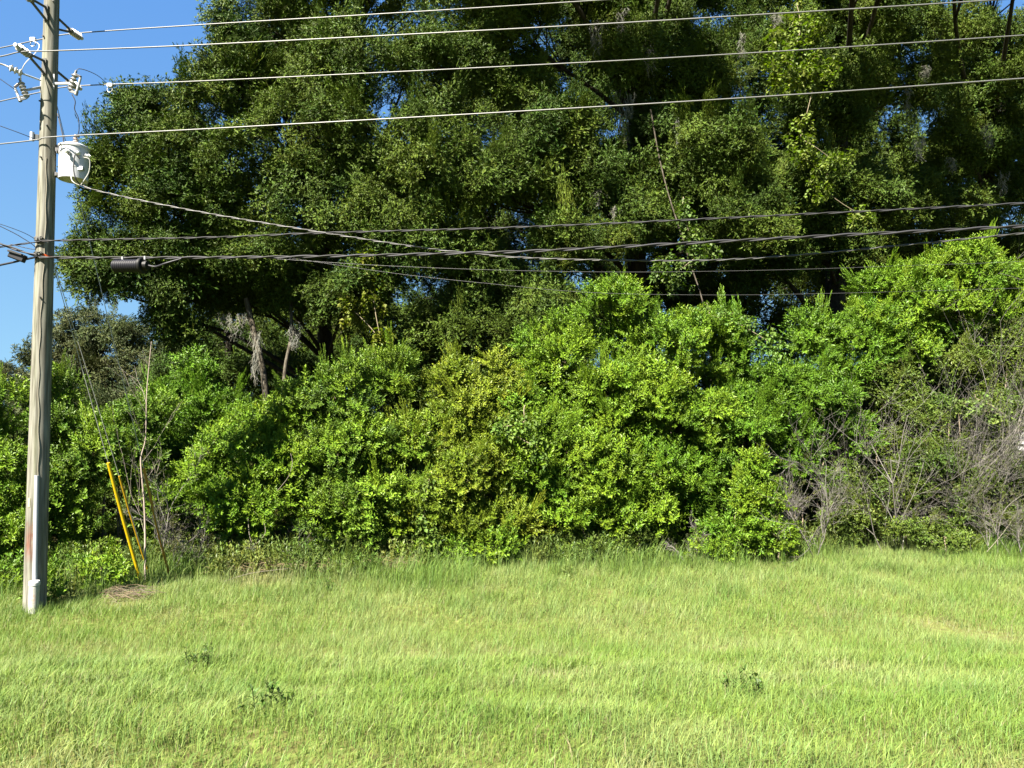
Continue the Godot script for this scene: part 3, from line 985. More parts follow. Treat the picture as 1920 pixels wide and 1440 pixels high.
	vine("creeper", "pale broad-leaved creeper on the flank of the tall dome", [[985, 790, 45, 30, 15.2], [940, 800, 30, 18, 15.2], [1010, 840, 25, 30, 15.0]], vp, Color(0.12, 0.20, 0.035))
	vine("creeper", "broad-leaved creeper in the notch between the dome and the deep green shrub", [[1330, 590, 45, 25, 16.6], [1390, 610, 35, 22, 16.6], [1440, 640, 30, 30, 16.6]], vp, Color(0.10, 0.18, 0.035))
	vine("creeper", "creeper trailing down the front of the yellow-green shrub", [[800, 920, 28, 30, 14.8], [790, 980, 24, 30, 14.7], [815, 1010, 28, 18, 14.6]], vp, Color(0.13, 0.20, 0.035))
	vine("creeper", "creeper arching over the bare brush by the shed", [[1840, 750, 40, 14, 16.4], [1880, 775, 24, 16, 16.3], [1800, 760, 24, 12, 16.4]], vp, Color(0.13, 0.19, 0.04))
	# low plants along the foot of the thicket
	var low := o.duplicate()
	low.merge({"clump": 0.16, "bumps": 0, "density": 0.9, "spray": c_low}, true)
	var low_dull := low.duplicate()
	low_dull.merge({"density": 0.6, "tint": om.tint, "tint2": om.tint2}, true)
	var g3 := "low plants at the foot of the thicket"
	for l in [["low bright bush at the foot of the yellow-green shrub", [[925, 1030, 50, 28, 14.9], [890, 1040, 30, 20, 14.8]]],
			["small pointed seedling bush before the dark gap under the dome", [[1200, 1025, 20, 24, 15.3]]],
			["small yellow-green bush before the grey twig heap", [[1338, 1005, 28, 32, 15.2], [1330, 1035, 35, 20, 15.0]]],
			["low yellow-green bush at the foot of the upright young shrub", [[1462, 1010, 26, 32, 15.0], [1420, 1030, 30, 20, 15.0]]],
			["low leafy clump between the pole and the yellow guards", [[130, 1085, 60, 22, 13.1], [190, 1075, 50, 20, 13.2]]],
			["low leafy clump beside the straw heap", [[620, 1060, 60, 22, 14.2], [690, 1075, 45, 18, 14.0]]],
			["low weedy bush before the middle laurels", [[840, 1045, 40, 20, 14.8], [780, 1040, 35, 22, 14.9]]],
			["low clump in front of the leafy shrub in the bare brush", [[1700, 1000, 50, 22, 16.2], [1770, 1010, 60, 20, 16.0]]],
			["low clump under the dome beside the small seedling bush", [[1120, 1035, 40, 18, 15.2], [1060, 1040, 35, 16, 15.2]]],
			["low leafy clump at the pole's foot", [[25, 1080, 45, 28, 12.9], [100, 1120, 18, 18, 11.9]]]]:
		shrub("low_bush", l[0], g3, l[1], low_dull if l[0].contains("in the bare brush") or l[0].contains("under the dome") or l[0].contains("straw") else low)
	# dry brush
	var gb := "bare twiggy shrubs"
	var grey := Color(0.165, 0.155, 0.140)
	var br := spray(3, 4, 0.14, 0.045, 0.02).mesh(M.hedge)
	var g := Color(0.100, 0.118, 0.042)
	bare_shrub("tall bare grey shrub beside the deep green shrub", gb, 1640, 16.6, 6, 3.4, 0.6, 3, grey, 0.22, g, br)
	bare_shrub("drooping bare shrub with tangled pale twigs behind the young shrub", gb, 1510, 15.9, 8, 1.9, 0.5, 3, grey * 1.1, 0.26, g, br)
	bare_shrub("tall bare shrub with spreading twigs by the white shed", gb, 1840, 17.0, 8, 4.2, 0.9, 3, grey, 0.31, g, br)
	bare_shrub("tangled brown brush at the foot of the bare shrubs", gb, 1740, 16.4, 8, 1.7, 1.0, 3, grey * 0.9, 0.33, g, br)
	bare_shrub("low tangled brush before the white shed", gb, 1880, 15.9, 7, 1.5, 0.7, 3, grey, 0.26, g, br)
	bare_shrub("grey heap of dead twigs before the dark gap under the dome", gb, 1275, 15.5, 6, 0.8, 0.35, 3, grey, 0.11, g, br)
	bare_shrub("thin leafless brush behind the yellow guards, at the bare sapling", gb, 290, 14.5, 4, 1.7, 0.3, 3, grey * 1.1, 0.60, g, br)
	bare_shrub("dry dark brush beside the yellow guards, under the broad shrub", gb, 350, 14.6, 5, 1.3, 0.4, 3, grey * 0.8, 0.26, g, br)
	bare_shrub("dead stalks under the broad shrub, above the straw heap", gb, 560, 14.6, 4, 0.8, 0.6, 2, grey, 0.18, g, br)
	bare_shrub("tall fine bare twigs rising before the flank of the high sunlit shrub", gb, 1755, 16.8, 6, 4.9, 0.7, 3, grey, 0.2, g, br)
	bare_shrub("bare twigs topping the high sunlit shrub at the picture's edge", gb, 1885, 17.6, 4, 5.4, 0.3, 3, grey, 0.60, g, br)

# ---------------------------------------------------------------- the utility pole
var pole_x := 0.0
const POLE_D := 11.5

func pole_y(py: float) -> float:
	return at(97.0 - 0.0282 * py, py, POLE_D).y

func pole_r(y: float) -> float:
	return lerpf(0.163, 0.110, clampf((y - pole_y(1135)) / (pole_y(0) - pole_y(1135)), 0.0, 1.4))

func ribbed(s: Shape, a: Vector3, b: Vector3, r: float, sheds: int, col: Color) -> void:
	var long := a.distance_to(b)
	var prof := [[0.0, 0.0], [r * 0.55, 0.0]]
	for k in sheds:
		var y := long * (k + 0.5) / sheds
		prof.append([r * 0.55, y - long * 0.32 / sheds])
		prof.append([r, y - long * 0.05 / sheds])
		prof.append([r * 0.9, y + long * 0.12 / sheds])
		prof.append([r * 0.5, y + long * 0.3 / sheds])
	prof.append([r * 0.45, long])
	prof.append([0.0, long])
	var y := (b - a).normalized()
	var x := y.cross(Vector3(0.3, 0.2, 0.9)).normalized()
	s.lathe(prof, Transform3D(Basis(x, y, x.cross(y)), a), 14, col)

func bar(s: Shape, a: Vector3, b: Vector3, w: float, h: float, col: Color) -> void:
	var z := (b - a).normalized()
	var x := Vector3.UP.cross(z).normalized()
	s.box(Transform3D(Basis(x, z.cross(x), z), (a + b) / 2.0), Vector3(w, h, a.distance_to(b)), col)

func build_pole() -> void:
	pole_x = at(65.0, 1135.0, POLE_D).x
	var axis := func(y: float) -> Vector3: return Vector3(pole_x, y, -POLE_D)
	var towards := Vector3(-0.0995, 0, 0.995)       # square to the line, to the road side
	var along := Vector3(0.995, 0, 0.0995)
	var gy := ground(pole_x, -POLE_D)
	var t := thing("utility_pole", "weathered wooden utility pole carrying the power lines and transformer", "utility pole", axis.call(gy))
	# shaft with checks, stains and a patch of red marking paint
	var s := Shape.new()
	var top := pole_y(-230)
	var rings := 220
	var sides := 28
	var grain := FastNoiseLite.new()
	grain.seed = 77
	grain.frequency = 1.0
	for k in rings + 1:
		var y := lerpf(gy - 0.3, top, float(k) / rings)
		for q in sides + 1:
			var a := TAU * q / sides
			var o := Vector3(cos(a), 0, sin(a))
			var r := pole_r(y) * (1.0 + 0.012 * grain.get_noise_3d(o.x * 3.0, y * 0.5, o.z * 3.0))
			s.v.append(axis.call(y) + o * r)
			s.n.append(o)
			var mark := grain.get_noise_3d(o.x * 7.0, y * 1.1, o.z * 7.0)
			var col := Color(0.275, 0.275, 0.250).lerp(Color(0.185, 0.180, 0.162), clampf(0.35 + mark, 0, 1))
			col = col.lerp(Color(0.205, 0.22, 0.145), clampf(grain.get_noise_3d(o.x * 2.0 + 9.0, y * 0.35, o.z * 2.0) * 1.2, 0, 0.6))
			# paint: brushed on at the road side, a little to the left of the riser
			var side_share := clampf(1.0 - absf(a - 1.60) / 0.55, 0, 1)
			var high_share := clampf(1.0 - absf(y - pole_y(1012)) / 0.33, 0, 1)
			var paint := clampf(minf(side_share, high_share) * 4.0, 0, 1) * clampf(0.62 + 0.9 * grain.get_noise_3d(o.x * 16.0, y * 5.0, o.z * 16.0), 0.1, 0.85)
			col = col.lerp(Color(0.20, 0.085, 0.06), paint)
			s.c.append(col)
	for k in rings:
		for q in sides:
			var b := k * (sides + 1) + q
			s.face(b, b + 1, b + sides + 1)
			s.face(b + 1, b + sides + 2, b + sides + 1)
	var cap0 := s.v.size()
	s.v.append(axis.call(top)); s.n.append(Vector3.UP); s.c.append(Color(0.3, 0.27, 0.2))
	for q in sides + 1:
		s.v.append(s.v[rings * (sides + 1) + q]); s.n.append(Vector3.UP); s.c.append(Color(0.3, 0.27, 0.2))
	for q in sides:
		s.face(cap0, cap0 + 1 + q, cap0 + 2 + q)
	part("shaft", s, M.pole, t)
	# stand-off brackets with post insulators, square to the line
	var steel := Color(0.075, 0.075, 0.07)
	var grey := Color(0.30, 0.30, 0.29)
	for lv in [[pole_y(30), 1.0, grey], [pole_y(33), -1.0, Color(0.34, 0.33, 0.31)], [pole_y(130), 1.0, grey], [pole_y(133), -1.0, grey]]:
		var y: float = lv[0]
		var d: Vector3 = towards * lv[1]
		var b := Shape.new()
		var foot: Vector3 = axis.call(y) + d * (pole_r(y) + 0.012)
		bar(b, foot + Vector3.UP * 0.12, foot - Vector3.UP * 0.15 + d * 0.001, 0.07, 0.014, steel)
		var tip := foot + d * 0.30
		bar(b, foot + Vector3.UP * 0.075, tip + Vector3.UP * 0.035, 0.035, 0.03, steel)
		bar(b, foot - Vector3.UP * 0.125, tip - Vector3.UP * 0.01, 0.035, 0.03, steel)
		b.rod(tip - d * 0.02 + Vector3.UP * 0.015, tip + d * 0.03 + Vector3.UP * 0.018, 0.045, 12, steel * 1.5)
		var br := part("bracket", b, M.dull, t)
		var ins := Shape.new()
		ribbed(ins, tip + d * 0.025 + Vector3.UP * 0.016, tip + d * 0.25 + Vector3.UP * 0.03, 0.062, 5, lv[2])
		ins.rod(tip + d * 0.24 + Vector3.UP * 0.03, tip + d * 0.30 + Vector3.UP * 0.035, 0.032, 10, Color(0.5, 0.5, 0.5))
		part("insulator", ins, M.porcelain, br)
	# neutral spool, cable clamps, orange band
	var face := func(py: float, a: float) -> Vector3:
		var y := pole_y(py)
		return Vector3(pole_x + cos(a) * pole_r(y), y, -POLE_D + sin(a) * pole_r(y))
	var sp := Shape.new()
	var n0: Vector3 = face.call(261, 2.6)
	bar(sp, n0, n0 + Vector3(-0.10, 0.0, 0.04), 0.05, 0.09, steel * 2.0)
	sp.rod(n0 + Vector3(-0.08, -0.07, 0.05), n0 + Vector3(-0.08, 0.07, 0.05), 0.035, 10, Color(0.6, 0.6, 0.6))
	part("spool", sp, M.metal, t)
	for py in [452, 480]:
		var c := Shape.new()
		var p: Vector3 = face.call(py, 1.6)
		bar(c, p + Vector3(-0.06, 0, 0.01), p + Vector3(0.05, 0.0, 0.03), 0.05, 0.07, steel)
		c.rod(p - Vector3(0, 0, 0.1), p + Vector3(0, 0, 0.07), 0.014, 8, steel * 1.6)
		c.rod(p + Vector3(0.06, 0.01, -0.05), p + Vector3(0.06, 0.01, 0.05), 0.012, 8, steel)
		part("cable_clamp", c, M.dull, t)
	var band := Shape.new()
	for py in [482]:
		var y := pole_y(py)
		var pts := PackedVector3Array()
		for k in 19:
			var a := lerpf(2.4, 0.1, k / 18.0)
			pts.append(Vector3(pole_x + cos(a) * (pole_r(y) + 0.006), y - 0.012 * sin(k * 0.5), -POLE_D + sin(a) * (pole_r(y) + 0.006)))
		for k in 18:
			var up := Vector3.UP * (0.026 if k < 9 else 0.018)
			band.quad(pts[k] - up, pts[k + 1] - up, pts[k + 1] + up, pts[k] + up, Color(0.55, 0.09, 0.015))
			var o := Vector3(0, 0, 0.004)
			band.quad(pts[k] - up + o, pts[k] + up + o, pts[k + 1] + up + o, pts[k + 1] - up + o, Color(0.55, 0.09, 0.015))
	part("band", band, M.dull, t).set_meta("label", "torn orange plastic band")
	# ground wire stapled to the shaft
	var gw := Shape.new()
	var gp := PackedVector3Array()
	for k in 60:
		var py := lerpf(300, 890, k / 59.0)
		var y := pole_y(py)
		var a := 1.1 + 0.05 * sin(k * 0.9) - 0.12 * sin(k * 0.13)
		gp.append(Vector3(pole_x + cos(a) * (pole_r(y) + 0.004), y, -POLE_D + sin(a) * (pole_r(y) + 0.004)))
	gw.tube(gp, widths(60, 0.006, 0.006), 5, Color(0.24, 0.22, 0.17))
	part("ground_wire", gw, M.dull, t)
	# riser guard
	var rg := Shape.new()
	var hi: Vector3 = face.call(890, 1.12)
	var lo: Vector3 = face.call(1090, 1.02)
	rg.tube(PackedVector3Array([hi, lo]), PackedFloat32Array([0.034, 0.034]), 14, Color(0.40, 0.42, 0.46), true)
	part("riser_guard", rg, M.paint, t)
	var tagp := Shape.new()
	var tp: Vector3 = face.call(940, 1.78)
	tagp.box(Transform3D(Basis(Vector3.UP, -0.21), tp + Vector3(-0.001, 0, 0.004)), Vector3(0.035, 0.14, 0.006), Color(0.62, 0.58, 0.25))
	part("tag", tagp, M.paint, t).set_meta("label", "narrow yellowish pole tag")
	for bp in [[8, 0.9], [75, 1.9], [240, 1.2], [195, 2.1], [300, 1.7], [560, 1.3]]:
		var bs := Shape.new()
		var p: Vector3 = face.call(bp[0], bp[1])
		bs.rod(p - Vector3(0, 0, 0.03), p + Vector3(cos(bp[1]), 0, sin(bp[1])) * 0.03, 0.014, 6, steel * 1.4)
		part("bolt", bs, M.metal, t)
	# pipe stub at the foot, daubed with orange
	var ps := Shape.new()
	var pp := at(64, 1115, 11.26)
	var py0 := ground(pp.x, pp.z) - 0.1
	var ptop := at(64, 1092, 11.26).y
	var long := ptop - py0
	for k in 31:
		var y := long * k / 30.0
		for q in 25:
			var a := TAU * q / 24.0
			var o := Vector3(cos(a), 0, sin(a))
			ps.v.append(Vector3(pp.x, py0 + y, pp.z) + o * 0.072)
			ps.n.append(o)
			var daub := clampf(1.0 - absf(a - 1.0) / 0.35, 0, 1) * clampf(1.0 - absf(y / long - 0.62) / 0.2, 0, 1) * clampf(0.4 + grain.get_noise_2d(a * 9.0, y * 22.0) * 2.0, 0, 1)
			var dirt := clampf(grain.get_noise_2d(a * 4.0 + 30.0, y * 9.0) * 1.6 - 0.1, 0, 0.7)
			ps.c.append(Color(0.40, 0.40, 0.37).lerp(Color(0.20, 0.19, 0.13), dirt).lerp(Color(0.38, 0.14, 0.05), daub * 0.9))
	for k in 30:
		for q in 24:
			var b := k * 25 + q
			ps.face(b, b + 1, b + 25)
			ps.face(b + 1, b + 26, b + 25)
	ps.lathe([[0.078, long - 0.04], [0.080, long], [0.070, long + 0.025], [0.0, long + 0.03]], Transform3D(Basis(), Vector3(pp.x, py0, pp.z)), 24, Color(0.55, 0.56, 0.55))
	var stub := part("pipe_stub", ps, M.paint)
	tag(stub, "white capped pipe with orange daub at the pole's foot", "pipe")

	build_transformer(along)
	# fuse cutouts
	cutout("grey fuse cutout on the transformer side of the pole, below the wires", Vector3(141, 139, 11.35), Vector3(132, 171, 11.35), Vector3(151, 146, 11.30), Vector3(143, 175, 11.30), face.call(160, 0.5))
	cutout("grey fuse cutout hanging on the side of the pole away from the trees", Vector3(39, 154, 11.2), Vector3(50, 183, 11.2), Vector3(28, 165, 11.15), Vector3(37, 187, 11.15), face.call(165, 2.9))
	# lightning arrester on its arm
	var ar := thing("surge_arrester", "white box-shaped surge arrester on a thin arm beside the pole", "arrester", at(30, 132, 11.1))
	var ab := Shape.new()
	var a0 := at(17, 126, 11.05)
	var a1 := at(42, 138, 11.15)
	ribbed(ab, a0, a1, 0.062, 3, Color(0.47, 0.48, 0.49))
	part("body", ab, M.porcelain, ar)
	var arm := Shape.new()
	arm.rod(a1, face.call(154, 2.6), 0.014, 8, Color(0.45, 0.50, 0.55))
	part("arm", arm, M.paint, ar)
	var ld := Shape.new()
	ld.tube(through([a0, at(8, 122, 11.05), at(-6, 118, 11.0)], 5), widths(11, 0.012, 0.016), 6, Color(0.35, 0.33, 0.31))
	ld.tube(PackedVector3Array([at(39, 139, 11.15), at(39, 153, 11.2)]), PackedFloat32Array([0.009, 0.009]), 6, Color(0.6, 0.6, 0.6))
	part("lead", ld, M.dull, ar, "stuff")

func cutout(label: String, a: Vector3, b: Vector3, c: Vector3, d: Vector3, hold: Vector3) -> void:
	var top := at(a.x, a.y, a.z)
	var low := at(b.x, b.y, b.z)
	var ftop := at(c.x, c.y, c.z)
	var flow := at(d.x, d.y, d.z)
	var t := thing("fuse_cutout", label, "fuse cutout", low, "fuse cutouts on the pole")
	var s := Shape.new()
	ribbed(s, low, top, 0.052, 5, Color(0.24, 0.24, 0.235))
	part("insulator", s, M.porcelain, t)
	var f := Shape.new()
	f.rod(flow, ftop, 0.019, 10, Color(0.36, 0.37, 0.37))
	part("fuse_tube", f, M.paint, t)
	var h := Shape.new()
	bar(h, top, ftop + (ftop - flow) * 0.06, 0.03, 0.035, Color(0.16, 0.15, 0.14))
	h.rod(top, top + (top - low).normalized() * 0.06, 0.02, 8, Color(0.25, 0.25, 0.24))
	part("top_contact", h, M.metal, t)
	var e := Shape.new()
	bar(e, low, flow, 0.035, 0.04, Color(0.4, 0.4, 0.38))
	e.rod(flow - (ftop - flow).normalized() * 0.03, flow + (ftop - flow).normalized() * 0.04, 0.028, 8, Color(0.3, 0.3, 0.28))
	part("hinge", e, M.metal, t)
	var m := Shape.new()
	var mid := top.lerp(low, 0.55)
	bar(m, hold, mid, 0.03, 0.04, Color(0.36, 0.37, 0.38))
	bar(m, hold - Vector3(0, 0.09, 0), hold + Vector3(0, 0.16, 0.001), 0.035, 0.012, Color(0.36, 0.36, 0.36))
	part("arm", m, M.paint, t)

func build_transformer(along: Vector3) -> void:
	var c := at(138, 310, 11.62)
	var low := at(136, 338, 11.62).y
	var high := at(138, 280, 11.62).y
	var r := 0.215
	var t := thing("transformer", "pale grey drum transformer hung on the utility pole", "transformer", Vector3(c.x, low, c.z))
	var base := Transform3D(Basis(), Vector3(c.x, low, c.z))
	var h := high - low
	var s := Shape.new()
	s.lathe([[0.0, 0.02], [r * 0.97, 0.02], [r, 0.0], [r, 0.02], [r, h * 0.33], [r * 1.012, h * 0.335], [r * 1.012, h * 0.35], [r, h * 0.355], [r, h]], base, 40, Color(0.47, 0.48, 0.49))
	part("tank", s, M.paint, t)
	var l := Shape.new()
	l.lathe([[r, h], [r * 1.05, h + 0.005], [r * 1.05, h + 0.035], [r * 0.95, h + 0.05], [r * 0.6, h + 0.085], [r * 0.2, h + 0.10], [0.0, h + 0.10]], base, 40, Color(0.45, 0.46, 0.47))
	l.box(Transform3D(Basis(), Vector3(c.x - r * 1.05, low + h + 0.02, c.z + 0.06)), Vector3(0.05, 0.06, 0.04), Color(0.3, 0.3, 0.3))
	part("lid", l, M.paint, t)
	var b := Shape.new()
	ribbed(b, Vector3(c.x + 0.02, low + h + 0.07, c.z), Vector3(c.x + 0.03, low + h + 0.24, c.z + 0.01), 0.045, 4, Color(0.50, 0.40, 0.36))
	part("bushing", b, M.porcelain, t).set_meta("label", "brownish high-voltage bushing on the lid")
	for k in 3:
		var a := 0.15 + k * 0.62
		var o := Vector3(cos(a), 0, sin(a))
		var p := Vector3(c.x, low + h * 0.78, c.z) + o * r * 0.96
		var q := Shape.new()
		ribbed(q, p, p + o * 0.10 - Vector3.UP * 0.02, 0.036, 2, Color(0.62, 0.63, 0.63))
		part("low_voltage_bushing", q, M.porcelain, t)
	for k in 2:
		var y := low + h * (0.9 if k == 0 else 0.12)
		var m := Shape.new()
		var e := Vector3(c.x, y, c.z) - along * r
		bar(m, e + along * 0.02, Vector3(pole_x, y, -POLE_D) + along * (pole_r(y) - 0.01), 0.11, 0.06, Color(0.3, 0.3, 0.3))
		part("hanger", m, M.metal, t)
	var g := Shape.new()
	g.box(Transform3D(Basis(), Vector3(c.x + r * 0.9, low + h * 0.3, c.z + r * 0.55)), Vector3(0.09, 0.06, 0.06), Color(0.6, 0.61, 0.61))
	part("ground_lug", g, M.metal, t)
	# drop wires looped round the tank
	var dark := Color(0.06, 0.06, 0.065)
	for w in [["black lead looping from the lid edge down across the tank", [[150, 298, 11.36], [141, 290, 11.32], [138, 315, 11.33], [142, 335, 11.36], [150, 346, 11.45]], dark],
			["grey lead looping past the outer side of the tank", [[157, 295, 11.4], [168, 300, 11.42], [167, 322, 11.45], [158, 338, 11.45], [152, 347, 11.47]], Color(0.35, 0.35, 0.34)],
			["white lead hanging under the tank", [[133, 328, 11.4], [135, 338, 11.4], [141, 344, 11.42], [150, 348, 11.47]], Color(0.6, 0.6, 0.58)],
			["black lead bowed between the pole and the transformer lid", [[106, 287, 11.36], [112, 271, 11.4], [118, 270, 11.42], [126, 282, 11.4], [131, 290, 11.35]], dark]]:
		jumper(w[0], w[1], 0.009, w[2])

func jumper(label: String, pts: Array, r: float, col: Color) -> void:
	var w := []
	for p in pts:
		w.append(at(p[0], p[1], p[2]))
	var path := through(w, 8)
	var s := Shape.new()
	s.tube(path, widths(path.size(), r, r), 6, col)
	tag(part("jumper_wire", s, M.black), label, "wire", "short leads on the pole")

# ---------------------------------------------------------------- wires
func build_lines() -> void:
	var g1 := "bare power wires"
	var g2 := "black communication cables"
	var alu := Color(0.15, 0.15, 0.148)
	var dark := Color(0.022, 0.022, 0.024)
	var far := 0.115 + 0.01 + 0.59
	cable("power_wire", "topmost bare wire, leaving the picture above the forked oak", "power wire", g1, [[-300, 150], [-100, 108], [0, 90], [80, 73], [148, 62], [400, 45], [700, 27], [1130, 0], [1700, -38]], 0.0098, M.wire, alu, far)
	cable("power_wire", "bare wire passing in front of the pole, second from the top", "power wire", g1, [[-300, 152], [-100, 122], [0, 106], [42, 97], [110, 95], [400, 83], [1040, 50], [1480, 24], [1850, 1], [2300, -30]], 0.0098, M.wire, alu, -far)
	cable("power_wire", "bare wire behind the fuse cutout, third from the top", "power wire", g1, [[-300, 250], [-100, 212], [0, 190], [80, 172], [148, 161], [400, 151], [1040, 120], [1480, 95], [1920, 66], [2300, 40]], 0.0098, M.wire, alu, far)
	cable("power_wire", "thin neutral wire level with the transformer lid", "power wire", g1, [[-300, 300], [0, 270], [70, 262], [110, 256], [400, 241], [1040, 205], [1480, 178], [1920, 147], [2300, 122]], 0.010, M.wire, alu, -0.19)
	cable("cable", "upper black cable, above the splice closure", "cable", g2, [[-300, 505], [0, 463], [70, 454], [110, 451], [400, 445], [600, 437], [1000, 425], [1480, 403], [1920, 381], [2300, 360]], 0.011, M.cable, dark * 1.6, -0.19, 9.0)
	cable("cable", "thick black cable that carries the splice closure", "cable", g2, [[-300, 350], [0, 457], [68, 479], [110, 483], [400, 483], [640, 480], [900, 474], [1040, 469], [1480, 446], [1920, 424], [2300, 404]], 0.017, M.cable, dark * 1.6, -0.19, 7.0)
	cable("cable", "black cable running down to the small terminal beside the pole", "cable", g2, [[-300, 560], [0, 497], [35, 489], [68, 482]], 0.017, M.black, dark, -0.19)
	cable("service_cable", "twisted grey service cable sweeping down from the transformer", "cable", "", [[150, 347, 11.47], [180, 357, 11.4], [260, 375, 11.3], [400, 402, 11.2], [580, 432, 11.0], [760, 460, 10.9], [900, 477, 10.8], [1000, 484, 10.7], [1150, 488, 10.55], [1330, 488, 10.4], [1500, 478, 10.3], [1700, 459, 10.1], [1920, 437, 10.0], [2300, 395, 9.7]], 0.010, M.wire, Color(0.09, 0.09, 0.089), 0.0, 12.0)
	var thin := "thin far wires"
	cable("thin_wire", "faint wire before the dark hollow, under the cables", "wire", thin, [[520, 480, 14.5], [640, 498, 14.5], [760, 515, 14.5], [900, 530, 14.4], [1100, 548, 14.3], [1330, 553, 14.2], [1560, 550, 14.1], [1920, 540, 14]], 0.0028, M.wire, Color(0.12, 0.12, 0.12))
	cable("thin_wire", "faint nearly level wire just below the service cable", "wire", thin, [[500, 484, 13.6], [720, 498, 13.5], [960, 507, 13.4], [1200, 510, 13.3], [1460, 506, 13.2], [1700, 498, 13.1], [1920, 490, 13], [2300, 470, 12.8]], 0.0028, M.wire, Color(0.12, 0.12, 0.12))
	var gl := "thin lines reaching the pole from the open side"
	cable("thin_wire", "dark line slanting in to the neutral spool", "wire", gl, [[-300, 130, 10.5], [0, 236, 11.1], [66, 261, 11.35]], 0.006, M.black, dark)
	cable("thin_wire", "dark line slanting in above the upper cable", "wire", gl, [[-300, 330, 10.5], [0, 420, 11.1], [68, 449, 11.35]], 0.005, M.black, dark)
	cable("thin_wire", "pair-like slack line looping beside the upper cable", "wire", gl, [[-200, 330, 10.7], [0, 424, 11.1], [45, 448, 11.2], [66, 463, 11.25], [60, 467, 11.25], [20, 458, 11.2]], 0.006, M.black, dark)
	cable("thin_wire", "dark line slanting in to the outer fuse cutout", "wire", gl, [[-300, -60, 10.6], [0, 148, 11.05], [27, 167, 11.15]], 0.006, M.black, dark)
	jumper("lead arching from the third wire to the top of the fuse cutout", [[203, 159, 12.1], [185, 143, 11.9], [165, 133, 11.6], [148, 129, 11.4], [143, 134, 11.36]], 0.006, Color(0.08, 0.08, 0.085))
	jumper("lead falling in a loose curve from the fuse cutout to the bushing", [[135, 177, 11.33], [141, 190, 11.35], [140, 205, 11.4], [147, 222, 11.45], [148, 245, 11.5], [143, 258, 11.58], [141, 264, 11.62]], 0.007, Color(0.06, 0.06, 0.065))
	jumper("lead running down beside the pole toward the transformer lid", [[108, 213, 11.42], [112, 230, 11.4], [118, 256, 11.4], [121, 280, 11.42]], 0.009, Color(0.06, 0.06, 0.065))
	jumper("pale tap from the topmost wire down past the insulator", [[62, 77, 12.2], [72, 82, 11.9], [73, 90, 11.6], [64, 102, 11.3], [48, 118, 11.1], [40, 133, 11.12]], 0.006, Color(0.55, 0.55, 0.54))
	for w in [["white wire clamp on the third wire beside the fuse cutout", 206, 163, 12.12], ["white wire clamp on the topmost wire behind the pole", 62, 77, 12.28]]:
		var p := at(w[1], w[2], w[3])
		var t := thing("wire_clamp", w[0], "clamp", p, "wire clamps")
		var s := Shape.new()
		s.box(Transform3D(Basis(), p + Vector3(0, 0.03, 0)), Vector3(0.09, 0.055, 0.05), Color(0.6, 0.6, 0.6))
		part("jaw", s, M.metal, t)
		var e := Shape.new()
		var ring := PackedVector3Array()
		for k in 13:
			ring.append(p + Vector3(cos(TAU * k / 12.0) * 0.045, -0.045 + sin(TAU * k / 12.0) * 0.05, 0.0))
		e.tube(ring, widths(13, 0.007, 0.007), 5, Color(0.5, 0.5, 0.5))
		part("eye", e, M.metal, t)
	# splice closure slung under the thick cable
	var c0 := at(216, 499, 11.08)
	var c1 := at(276, 498, 11.0)
	var sc := thing("splice_closure", "black ribbed cylindrical splice closure slung under the thick cable", "splice closure", c0)
	var y := (c1 - c0).normalized()
	var x := y.cross(Vector3(0, 0.1, 1)).normalized()
	var tf := Transform3D(Basis(x, y, x.cross(y)), c0)
	var long := c0.distance_to(c1)
	var body := Shape.new()
	var prof := [[0.0, -0.02], [0.085, -0.015], [0.10, 0.0]]
	for k in 12:
		var b := long * 0.78 * k / 12.0
		prof.append([0.10, b + 0.012])
		prof.append([0.104, b + 0.016])
		prof.append([0.104, b + 0.024])
		prof.append([0.10, b + 0.028])
	prof.append([0.10, long * 0.8])
	prof.append([0.0, long * 0.8])
	body.lathe(prof, tf, 28, Color(0.010, 0.010, 0.012))
	part("body", body, M.black, sc)
	var col := Shape.new()
	col.lathe([[0.0, long * 0.8], [0.122, long * 0.8], [0.128, long * 0.81], [0.128, long * 0.87], [0.12, long * 0.89], [0.075, long * 0.9], [0.07, long * 1.02], [0.0, long * 1.03]], tf, 28, Color(0.010, 0.010, 0.011))
	part("collar", col, M.black, sc)
	for f in [0.22, 0.92]:
		var hs := Shape.new()
		var p := c0.lerp(c1, f)
		bar(hs, p + Vector3(0, 0.095, 0), p + Vector3(0, 0.15, 0.001), 0.03, 0.02, Color(0.4, 0.4, 0.4))
		part("hanger", hs, M.metal, sc)
	var tail := Shape.new()
	tail.tube(through([c1 + y * 0.02, at(292, 500, 11.0), at(310, 494, 10.95), at(340, 485, 11.0)], 5), widths(16, 0.018, 0.014), 7, dark)
	part("cable_tail", tail, M.black, sc)
	# small terminal on the other side of the pole
	var tm := thing("cable_terminal", "small black cable terminal hanging beside the pole under the cables", "terminal", at(33, 480, 11.3))
	var q := Shape.new()
	bar(q, at(20, 476, 11.28), at(46, 486, 11.32), 0.13, 0.12, Color(0.03, 0.03, 0.032))
	part("housing", q, M.black, tm)
	var q2 := Shape.new()
	bar(q2, at(18, 471, 11.26), at(44, 479, 11.3), 0.15, 0.03, Color(0.05, 0.05, 0.05))
	part("cover", q2, M.black, tm)

